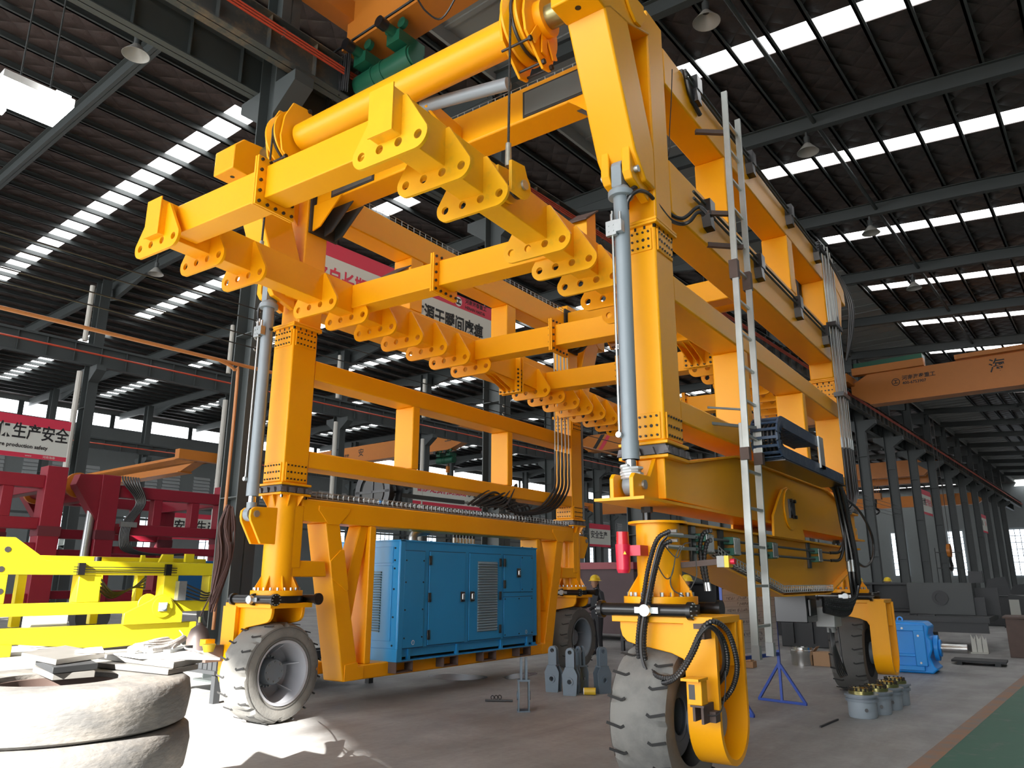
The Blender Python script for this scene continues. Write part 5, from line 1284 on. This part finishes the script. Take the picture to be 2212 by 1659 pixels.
b2=bracket('front clevis bracket of the cluster by the back wheel',1.90,4.25,math.radians(15))
b3=bracket('clevis bracket at the back of the cluster, half hidden',1.86,4.62,math.radians(-30))
b4=bracket('clevis bracket right of the cluster, beside the yellow tin',2.20,4.72,math.radians(60))
tin=root('paint_tin','yellow tin lying on its side beside the clevis brackets','tin',(2.1,4.5,0))
part('body',MB().cyl((2.06,4.38,.055),(2.22,4.46,.055),.055,n=20),mat('tin yellow',(.50,.33,.02),.45),tin);part('lid',MB().cyl((2.05,4.375,.055),(2.062,4.381,.055),.05,n=20),WHT,tin)
rod=root('scrap_rod','dark steel rod with curled swarf on the concrete in front of the generator','scrap',(1.35,3.0,0))
part('rod',MB().cyl((1.22,2.93,.02),(1.58,3.12,.02),.016,n=8),DRK,rod)
sw=MB()
for i in range(3): sw.tube([(1.28+.03*i+.03*math.cos(t*.9),3.03+.05*i,.05+.03*math.sin(t*.9)) for t in range(12)],.006,5)
part('swarf',sw,DRK,rod)
solo('loose_bar',MB().beam(Vector([(5.75,3.725,0.012)][0]),Vector([(5.804,4.387,0.012)][0]),.02,.02),DRK,'thin dark bar lying on the floor in front of the grey drums','bar')
# grey wheel drums with brass flanges
def drum(lbl,x,y):
    r=root('hub_drum',lbl,'drum',(x,y,0),group='grey hub drums')
    part('body',MB().lathe([(0,0),(.165,0),(.175,.02),(.178,.20),(.165,.215),(0,.215)],(x,y,0),(x,y,1),32),CYL,r)
    part('flange',MB().lathe([(.0,.20),(.20,.20),(.20,.235),(.185,.24),(.185,.262),(.21,.265),(.21,.29),(.0,.29)],(x,y,0),(x,y,1),36),HUB,r)
    part('brass_cap',MB().lathe([(.0,.29),(.155,.29),(.155,.33),(.13,.335),(.12,.36),(.11,.355),(.0,.34)],(x,y,0),(x,y,1),32),BRASS,r)
    bs=MB()
    for a in range(14):
        t=a*2*math.pi/14;bs.cyl((x+.13*math.cos(t),y+.13*math.sin(t),.33),(x+.13*math.cos(t),y+.13*math.sin(t),.37),.013,n=6)
    part('studs',bs,BOLT,r,stuff=True)
    part('port',MB().cyl((x+.08,y-.155,.11),(x+.085,y-.185,.11),.022,n=10),BLK,r)
    return r
drum('grey hub drum with brass flange, nearest of the row of four',6.02,4.84)
drum('grey hub drum with brass flange, second of the row of four',6.12,5.28)
drum('grey hub drum with brass flange, third of the row of four',6.17,5.79)
drum('grey hub drum with brass flange, last of the row, beside the blue gearbox',6.19,6.30)
# whiteboard on its blue stand
wbd=root('whiteboard','handwritten whiteboard on a blue A-frame stand behind the front right wheel','whiteboard',(4.7,4.75,0))
A_=Vector((4.50,4.02,0));B_=Vector((4.80,5.42,0));dv=(B_-A_).normalized();nv=Vector((dv.y,-dv.x,0))
def wq(t,z,n=0.): return A_+dv*t+nv*n+Vector((0,0,z))
Lw=(B_-A_).length
bo=MB();bo.add([wq(0,.74,.02),wq(Lw,.74,.02),wq(Lw,1.62,.02),wq(0,1.62,.02),wq(0,.74,.0),wq(Lw,.74,0),wq(Lw,1.62,0),wq(0,1.62,0)],[(0,1,2,3),(7,6,5,4),(0,4,5,1),(1,5,6,2),(2,6,7,3),(3,7,4,0)])
bd_=part('board',bo,mat('whiteboard face',(.55,.56,.58),.35),wbd)
rl=MB()
for i in range(10):
    z=.80+.082*i;rl.beam(wq(.02,z,.021),wq(Lw-.02,z,.021),.002,.004,nv)
part('ruled_lines',rl,INK,bd_)
random.seed(11);sc=MB()
for i in range(1,9):
    if i in (3,): continue
    z=.835+.082*i;t=.12
    for seg,(t0,t1) in enumerate(((.1,.3),(.36,.75),(.85,.98),(1.06,1.2))):
        if random.random()<.12: continue
        t=t0
        while t<t1:
            k=random.choice((3,4));P=[wq(t+random.uniform(0,.022),z+random.uniform(-.025,.028),.0215) for _ in range(k)]
            for a,b in zip(P,P[1:]): sc.beam(a,b,.0035,.0025,nv)
            t+=.027
part('handwriting',sc,mat('marker grey ink',(.07,.07,.09),.6),bd_,stuff=True)
for t in (0,Lw):
    P=MB().beam(wq(t,.45),wq(t,1.68),.04,.04,(1,0,0))
    part('post',P,FRB,wbd)
    f=MB();ft=wq(t,.55)
    for s_ in (-.37,.37): f.beam(ft,wq(t,.02)+nv*s_,.035,.035)
    f.beam(wq(t,.02)+nv*-.38,wq(t,.02)+nv*.38,.035,.035).beam(ft,wq(t,.02),.035,.035)
    part('foot_triangle',f,FRB,wbd)
part('lower_rail',MB().beam(wq(0,.68),wq(Lw,.68),.04,.05),FRB,wbd)
# wooden blocks, bearing ring, carton
wbk=root('wood_block','rough wooden blocks on the floor under the ladder','wood block',(2.7,9.8,0))
part('block',MB().box(2.5,3.0,9.6,9.85,0,.13),WOOD,wbk,.01);part('block',MB().box(2.75,2.98,9.55,9.75,.13,.24),WOOD,wbk,.01)
br_=root('bearing_ring','shiny machined steel ring standing on the floor left of the carton','steel ring',(3.64,10.9,0))
part('ring',MB().lathe([(.16,0),(.225,0),(.225,.20),(.235,.22),(.235,.30),(.21,.31),(.21,.36),(.165,.36)],(3.64,10.9,0),(3.64,10.9,1),48,closed=True),MACH,br_)
cx_=root('carton','open cardboard carton next to the machined ring','carton',(4.02,11.0,0))
part('body',MB().box(3.87,4.2,10.85,11.15,0,.28),CARD,cx_,.004);part('flap',MB().beam((4.2,11.0,.28),(4.32,11.0,.22),.3,.006).beam((3.87,11.0,.28),(3.95,11.0,.38),.3,.006),CARD,cx_)
# blue gearbox
gbx=root('gearbox','bright blue gearbox with a bare steel shaft standing behind the back right wheel','gearbox',(5.85,11.0,0))
part('casing',MB().prism([(5.30,.0),(6.12,0),(6.22,.08),(6.15,.14),(6.1,.3),(6.16,.45),(6.16,.62),(6.10,.70),(6.14,.86),(6.05,.95),(5.40,.95),(5.32,.86),(5.30,.6)],'y',10.7,11.5),BLU2,gbx,.03)
gp=MB().box(5.34,6.0,10.64,10.7,.05,.14).box(5.34,5.5,10.62,10.7,.14,.8).box(5.86,6.06,10.62,10.7,.14,.8).box(5.34,6.06,10.63,10.7,.78,.9).box(5.5,5.86,10.66,10.7,.3,.36)
part('casing_ribs',gp,BLU2,gbx,.012)
part('bearing_housing',MB().cyl((6.16,11.05,.46),(6.24,11.05,.46),.24,n=32).cyl((6.24,11.05,.46),(6.28,11.05,.46),.16,n=28),BLU2,gbx,.01)
part('shaft',MB().cyl((6.26,11.05,.46),(6.72,11.05,.46),.085,n=28),MACH,gbx)
part('lifting_eye',MB().ring((5.6,10.98,.98),(5.6,11.02,.98),.06,.035,16),BLU2,gbx);gbb=MB()
for x,z in ((5.42,.2),(5.42,.7),(5.95,.2),(5.95,.7),(5.68,.83)): gbb.cyl((x,10.62,z),(x,10.59,z),.022,n=6)
part('bolts',gbb,GAL,gbx,stuff=True)
# dark fabricated steel pieces on the right
st1=root('steel_plate_table','low dark steel plate table behind the blue gearbox','steel fabrication',(5.6,17.5,0))
part('deck',MB().box(3.6,6.75,16.6,19.8,.70,.83),DRK,st1);part('web',MB().box(3.7,5.2,17.0,19.5,.0,.70),DRK,st1);part('side_plate',MB().box(3.6,6.7,16.65,16.72,.45,.70),DRK,st1)
st2=root('steel_bearing_box','dark grey steel box with a round bearing bore on top of the plate table','steel fabrication',(5.6,18.3,.83))
part('box',MB().box(4.75,6.35,18.0,19.3,.83,1.68),DKG,st2,.01);part('bore_ring',MB().ring((5.55,17.99,1.28),(5.55,17.95,1.28),.20,.12,28).cyl((5.55,17.992,1.28),(5.55,17.985,1.28),.12,n=24),DRK,st2)
part('side_fin',MB().box(6.35,6.9,18.6,18.75,.83,1.55).box(6.35,6.6,18.1,18.2,.83,1.3),DRK,st2);part('upright',MB().box(6.2,6.55,19.1,19.3,1.68,2.0),DRK,st2)
solo('offcut_pile',MB().box(4.75,5.05,17.0,17.12,.83,.88).box(5.1,5.5,16.9,17.1,.83,.86).cyl((4.9,16.95,.87),(5.3,17.15,.87),.02,n=8),DRK,'dark offcuts and a rod lying on the plate table','offcuts')
sb1=root('dark_steel_girder','long dark steel girder lying across behind the gantry under the rocker','steel girder',(1.2,19.0,0))
part('web',MB().box(-3.6,4.6,19.9,20.0,.0,1.62),DRK,sb1);part('top_flange',MB().box(-3.6,4.6,19.6,20.3,1.62,1.68),DRK,sb1);part('ledge',MB().box(-3.6,4.6,19.3,19.9,.85,.92),DRK,sb1)
for i in range(9): part('stiffener',MB().box(-3.5+i*1.0,-3.46+i*1.0,19.6,19.9,.92,1.62),DRK,sb1)
sb2=root('dark_machine_base','black machine base block seen under the rocker beam beside the whiteboard','machine base',(3.2,16.0,0))
part('block',MB().box(1.9,3.5,15.4,17.2,.0,.95),DRK,sb2,.02);part('upper_block',MB().box(2.1,3.3,15.7,17.0,.95,1.5),DRK,sb2,.02)
for x in (2.2,2.7,3.2): part('rib',MB().box(x,x+.06,15.3,15.4,.1,.9),DRK,sb2)
st3=root('serrated_angle','pale serrated steel brackets standing under the edge of the plate table','bracket',(6.4,16.9,0))
for i in range(3): part('tooth',MB().prism([(6.30+.12*i,.0),(6.41+.12*i,.0),(6.40+.12*i,.40),(6.36+.12*i,.32),(6.31+.12*i,.44)],'y',16.3,16.33),mat('pale primer steel',(.40,.40,.36),.6),st3)
part('base_flange',MB().box(6.28,6.66,16.1,16.33,.0,.02),mat('pale primer steel',(.40,.40,.36),.6),st3)
st4=root('trestle_plate','dark trapezoid steel section resting further right on the floor','steel fabrication',(7.6,21.0,0))
part('plate',MB().prism([(6.9,.5),(7.9,.5),(7.8,1.25),(7.0,1.35)],'y',21.0,21.4),DRK,st4);part('trestle',MB().box(6.8,8.0,20.8,22.4,.40,.50).box(6.9,7.1,21,22.2,0,.4).box(7.7,7.9,21,22.2,0,.4),DRK,st4);part('pale_block',MB().box(7.0,7.25,20.9,21.0,.62,1.2),mat('pale primer steel',(.40,.40,.36),.6),st4)
st5=root('rust_steel_box','dark brown steel box at the right edge of the floor','steel box',(7.6,15.2,0))
part('box',MB().box(7.15,8.6,15.4,16.6,.0,.88),BRN,st5,.01);part('rim',MB().box(7.1,8.65,15.35,16.65,.88,.92),BRN,st5)
st6=root('dark_pallet','flat dark steel offcut plate on the floor right of the gearbox','steel plate',(6.9,13.2,0))
part('plate',MB().box(6.2,7.2,12.9,13.6,.06,.10),DRK,st6);part('batten',MB().box(6.3,6.4,12.9,13.6,0,.06).box(7.0,7.1,12.9,13.6,0,.06),DRK,st6)
random.seed(5)
for i,(x,y,w_,h_,l_) in enumerate(((8.2,27,1.2,1.1,'low'),(9.3,31,1.6,1.7,'tall'),(6.2,30,1.5,1.9,'narrow'),(8.6,38,2.2,1.4,'wide'),(10.3,42,1.6,2.2,'high'),(6.5,44,2,1.6,'square'))):
    q=root('steel_workpiece','%s dark steel workpiece in the distance beyond the plate table on the right'%l_,'steel fabrication',(x,y,0))
    part('block',MB().box(x-w_/2,x+w_/2,y,y+1.2,0,h_*.6),DRK,q,.02);part('upper_plate',MB().prism([(x-w_*.35,h_*.6),(x+w_*.3,h_*.6),(x+w_*.2,h_),(x-w_*.2,h_*.95)],'y',y+.3,y+.42),DRK,q);part('tray',MB().box(x-w_*.6,x+w_*.6,y-.1,y+1.3,h_*.6,h_*.6+.04),DKG,q)
# scaffold frames and a ladder down the hall
for i,(x,y) in enumerate(((-10.8,33.0),(-11.2,62.0))):
    q=root('scaffold_tower','%s scaffold tower beside the right columns'%('nearer dark tube','distant dark tube')[i],'scaffold',(x,y,0),'b')
    for a in (0,1.4):
        for b in (0,1.8): part('standard',MB().cyl((x+a,y+b,0),(x+a,y+b,4.0),.03,n=6),DKG,q)
    for z in (.4,1.5,2.6,3.7): part('ledger',MB().beam((x,y,z),(x+1.4,y,z),.05,.05).beam((x,y+1.8,z),(x+1.4,y+1.8,z),.05,.05).beam((x,y,z),(x,y+1.8,z),.05,.05).beam((x+1.4,y,z),(x+1.4,y+1.8,z),.05,.05),DKG,q)
ht=root('hook_block','yellow crane hook block hanging low among the right columns','hook block',(-9.3,56,3.2),'b')
part('block',MB().cyl((-9.4,56,3.6),(-9.2,56,3.6),.42,n=20).box(-9.4,-9.2,55.7,56.3,3.3,3.9),ORG,ht);part('hook',MB().tube(smoothpath([(-9.3,56,3.2),(-9.3,56,2.9),(-9.3,56.25,2.65),(-9.3,56,2.4),(-9.3,55.75,2.5)],4),.1,8),BLK,ht)
for dx in (-.1,.1): part('rope',MB().cyl((-9.3+dx,56,3.9),(-9.3+dx,56,12.2),.02,n=5),BOLT,ht)
# back left corner: dark red tank and bench with bits
tk=root('red_tank','dark red and brown steel container standing behind the back left wheel','container',(-4.2,14.6,0))
part('shell',MB().box(-6.0,-1.9,14.2,16.4,.2,2.05),mat('rusty container brown',(.085,.055,.06),.7,var=.25,scale=1.5),tk);part('rim',MB().box(-6.05,-1.85,14.1,16.5,2.05,2.25),RED,tk);part('shelf_frame',MB().box(-3.9,-3.85,13.9,14.2,0,2.1).box(-4.9,-4.85,13.9,14.2,0,2.1).box(-4.9,-3.85,13.9,14.2,.9,.95).box(-4.9,-3.85,13.9,14.2,1.5,1.55),DRK,tk)
wk=root('work_bench','dark steel work bench behind the back left wheel','work bench',(-.2,11.9,0))
part('top',MB().box(-1.0,.9,11.5,12.3,.68,.73),DRK,wk);part('lower_shelf',MB().box(-1.0,.9,11.5,12.3,.25,.29),DRK,wk)
for x in (-.95,.85):
    for y in (11.55,12.25): part('leg',MB().box(x-.04,x+.04,y-.04,y+.04,0,.68),DRK,wk)
part('roller',MB().cyl((.80,11.4,.0),(.80,11.4,.75),.06,n=14),MACH,wk)
rc=root('red_canister','small red canister on the bench behind the back left wheel','canister',(-.35,11.8,.73))
part('body',MB().lathe([(0,0),(.14,0),(.15,.03),(.15,.30),(.1,.38),(.04,.40),(0,.40)],(-.35,11.8,.73),(-.35,11.8,1.73),20),mat('canister red',(.25,.01,.02),.45),rc);part('label_patch',MB().box(-.30,-.18,11.64,11.655,.92,1.02),WHT,rc);part('cap',MB().cyl((-.35,11.8,1.13),(-.35,11.8,1.2),.035,n=10),BLK,rc)
fl_=root('brass_float','small yellow brass bottle under the bench','bottle',(-.1,11.75,.29))
part('body',MB().lathe([(0,0),(.09,0),(.1,.05),(.07,.18),(.03,.22),(.03,.26),(0,.26)],(-.1,11.75,.29),(-.1,11.75,1.29),16),mat('tin yellow',(.50,.33,.02),.45),fl_);part('neck',MB().cyl((-.1,11.75,.55),(-.1,11.75,.58),.04,n=10),BOLT,fl_)
wd_=root('wooden_crate','plywood crate on the bench behind the red canister','crate',(.3,12.1,.73))
part('panel',MB().box(-.1,.7,11.95,12.2,.73,1.12),WOOD,wd_,.005);part('batten',MB().box(-.1,.7,11.92,11.95,.75,.81).box(-.1,.7,11.92,11.95,1.04,1.1),WOOD,wd_)
# ================================================================== TYRE STACK with steel plates in the left foreground
SCX,SCY=[(2.348,-3.717,0.5)][0][:2]
d_=(Vector((SCX,SCY,0))-Vector((8.43865,-6.57271,0))).normalized()
SC_=Vector((8.43865,-6.57271,0))+d_*6.02
SCX,SCY=SC_.x,SC_.y
OLD=mat('old grey tyre rubber',(.115,.112,.108),.62,var=.22,scale=3,bump=.35,bscale=14,dirt=(.20,.185,.165),dscale=2.6,damt=.5,stretch=(1,1,2.5))
for i,(z0,z1,r_) in enumerate(((.0,.23,.78),(.235,.525,.82),(.53,.825,.835),(.83,1.11,.815))):
    n_=('bottom','second','third','top')[i]
    q=root('old_tyre','%s worn solid tyre of the stack in the left foreground'%n_,'tyre',(SCX,SCY,z0),group='stacked solid tyres')
    h=z1-z0
    part('tread',MB().lathe([(.38,0),(r_-.05,0),(r_-.01,.02),(r_,h*.3),(r_+.01,h*.6),(r_-.005,h-.03),(r_-.05,h),(.38,h)],(SCX,SCY,z0),(SCX,SCY,z0+1),72,closed=True),OLD,q,sharp=50)
    part('bead_band',MB().ring((SCX,SCY,z0+.03),(SCX,SCY,z1-.03),.382,.35,48),BRN,q)
def plate(lbl,P,t,mm=STEEL,grp='steel plates on the tyre stack'):
    z=P[0][2]
    return solo('steel_plate',MB().prism([(p[0],p[1]) for p in P],'z',z,z+t),mm,lbl,'steel plate',group=grp,bev=.003)
plate('small bare steel plate at the bottom of the left pile on the tyres',[(2.528,-3.965,1.115),(3.101,-4.094,1.115),(3.151,-3.853,1.115),(2.493,-3.638,1.115)],.04)
plate('dark steel plate in the middle of the left pile on the tyres',[(2.515,-3.948,1.158),(3.138,-4.115,1.158),(3.109,-3.82,1.158),(2.486,-3.624,1.158)],.04,DRK)
plate('largest sunlit steel plate on top of the left pile on the tyres',[(2.355,-3.98,1.2),(3.045,-4.059,1.2),(2.823,-3.631,1.2),(1.966,-3.504,1.2)],.035)
plate('lower dark steel plate of the right pile on the tyres',[(2.587,-3.569,1.115),(3.419,-3.501,1.115),(3.289,-3.194,1.115),(2.539,-3.212,1.115)],.035)
plate('upper long steel plate of the right pile on the tyres',[(2.391,-3.452,1.152),(3.41,-3.461,1.152),(3.224,-3.12,1.152),(2.295,-3.119,1.152)],.04)
solo('white_board',MB().prism([(p[0],p[1]) for p in [(2.62,-3.462,1.195),(3.028,-3.494,1.195),(3.566,-3.212,1.195),(2.987,-2.96,1.195)]],'z',1.195,1.21),WHT,'thin white board sticking out over the right pile of plates','board')
gl=MB();random.seed(2)
gp_=[(2.814,-3.396,1.22),(2.717,-3.234,1.22),(2.486,-2.998,1.22),(2.207,-2.75,1.22)]
for k in range(5):
    gl.tube(smoothpath([(p[0]+.012*k,p[1]+.03*k-.05,p[2]+.02+.02*math.sin(k+i)) for i,p in enumerate(gp_)],4),.028,8)
solo('work_glove',gl,mat('white knitted glove',(.55,.54,.52),.85,bump=.6,bscale=30),'crumpled white work gloves lying on the plates','glove')
solo('rag',MB().prism([(p[0],p[1]) for p in [(2.706,-3.789,1.236),(2.554,-3.636,1.236),(2.54,-3.505,1.236),(2.91,-3.68,1.236),(2.805,-3.758,1.236)]],'z',1.236,1.255),mat('pale rag',(.55,.50,.44),.9),'pale rag lying on the top left plate','rag',bev=.01)
sp_=[(2.955,-3.245,1.22),(2.733,-2.919,1.22)]
solo('slotted_bracket',MB().beam(sp_[0],sp_[1],.05,.03),GAL,'slotted metal bracket on the white board','bracket')
wp=[(2.92,-3.182,1.24),(2.353,-2.787,1.24),(1.745,-2.369,1.24),(1.127,-2.022,1.24)]
solo('white_wire',MB().tube(smoothpath(wp,5),.006,6).tube(smoothpath([(2.232,-2.712,1.23),(2.888,-3.056,1.23),(3.002,-3.07,1.23),(3.246,-3.169,1.23)],5),.006,6),WHT,'white wire curling up from the gloves','wire')
solo('yellow_cup',MB().lathe([(.0,0),(.035,0),(.05,.05),(.05,.055),(.0,.055)],tuple([(3.118,-3.008,1.212)][0]),tuple(Vector([(3.118,-3.008,1.212)][0])+Vector((0,0,1))),16),mat('cup yellow',(.7,.45,.02),.5),'small yellow cup at the end of the white board','cup')
# oil stain, dust marks
def stain(lbl,P,m,z=.0025):
    s=MB().prism([(p[0],p[1]) for p in smoothpath(P+[P[0]],4)[:-1]],'z',z-.002,z);o=solo('floor_stain',s,m,lbl,'stain');return o
stain('dark oil stain on the floor under the generator',[(-1.452,4.693,0),(-1.44,5.142,0),(-1.077,5.321,0),(-0.589,5.33,0),(-0.418,5.036,0),(-0.559,4.61,0),(-0.94,4.489,0)],mat('oil film',(.02,.02,.02),.25))
stain('second dark oil patch right of the stain under the generator',[(-0.266,5.398,0),(-0.378,5.927,0),(-0.26,6.384,0),(-0.023,6.189,0),(0.081,5.57,0),(0.03,5.204,0)],mat('oil film',(.02,.02,.02),.25))
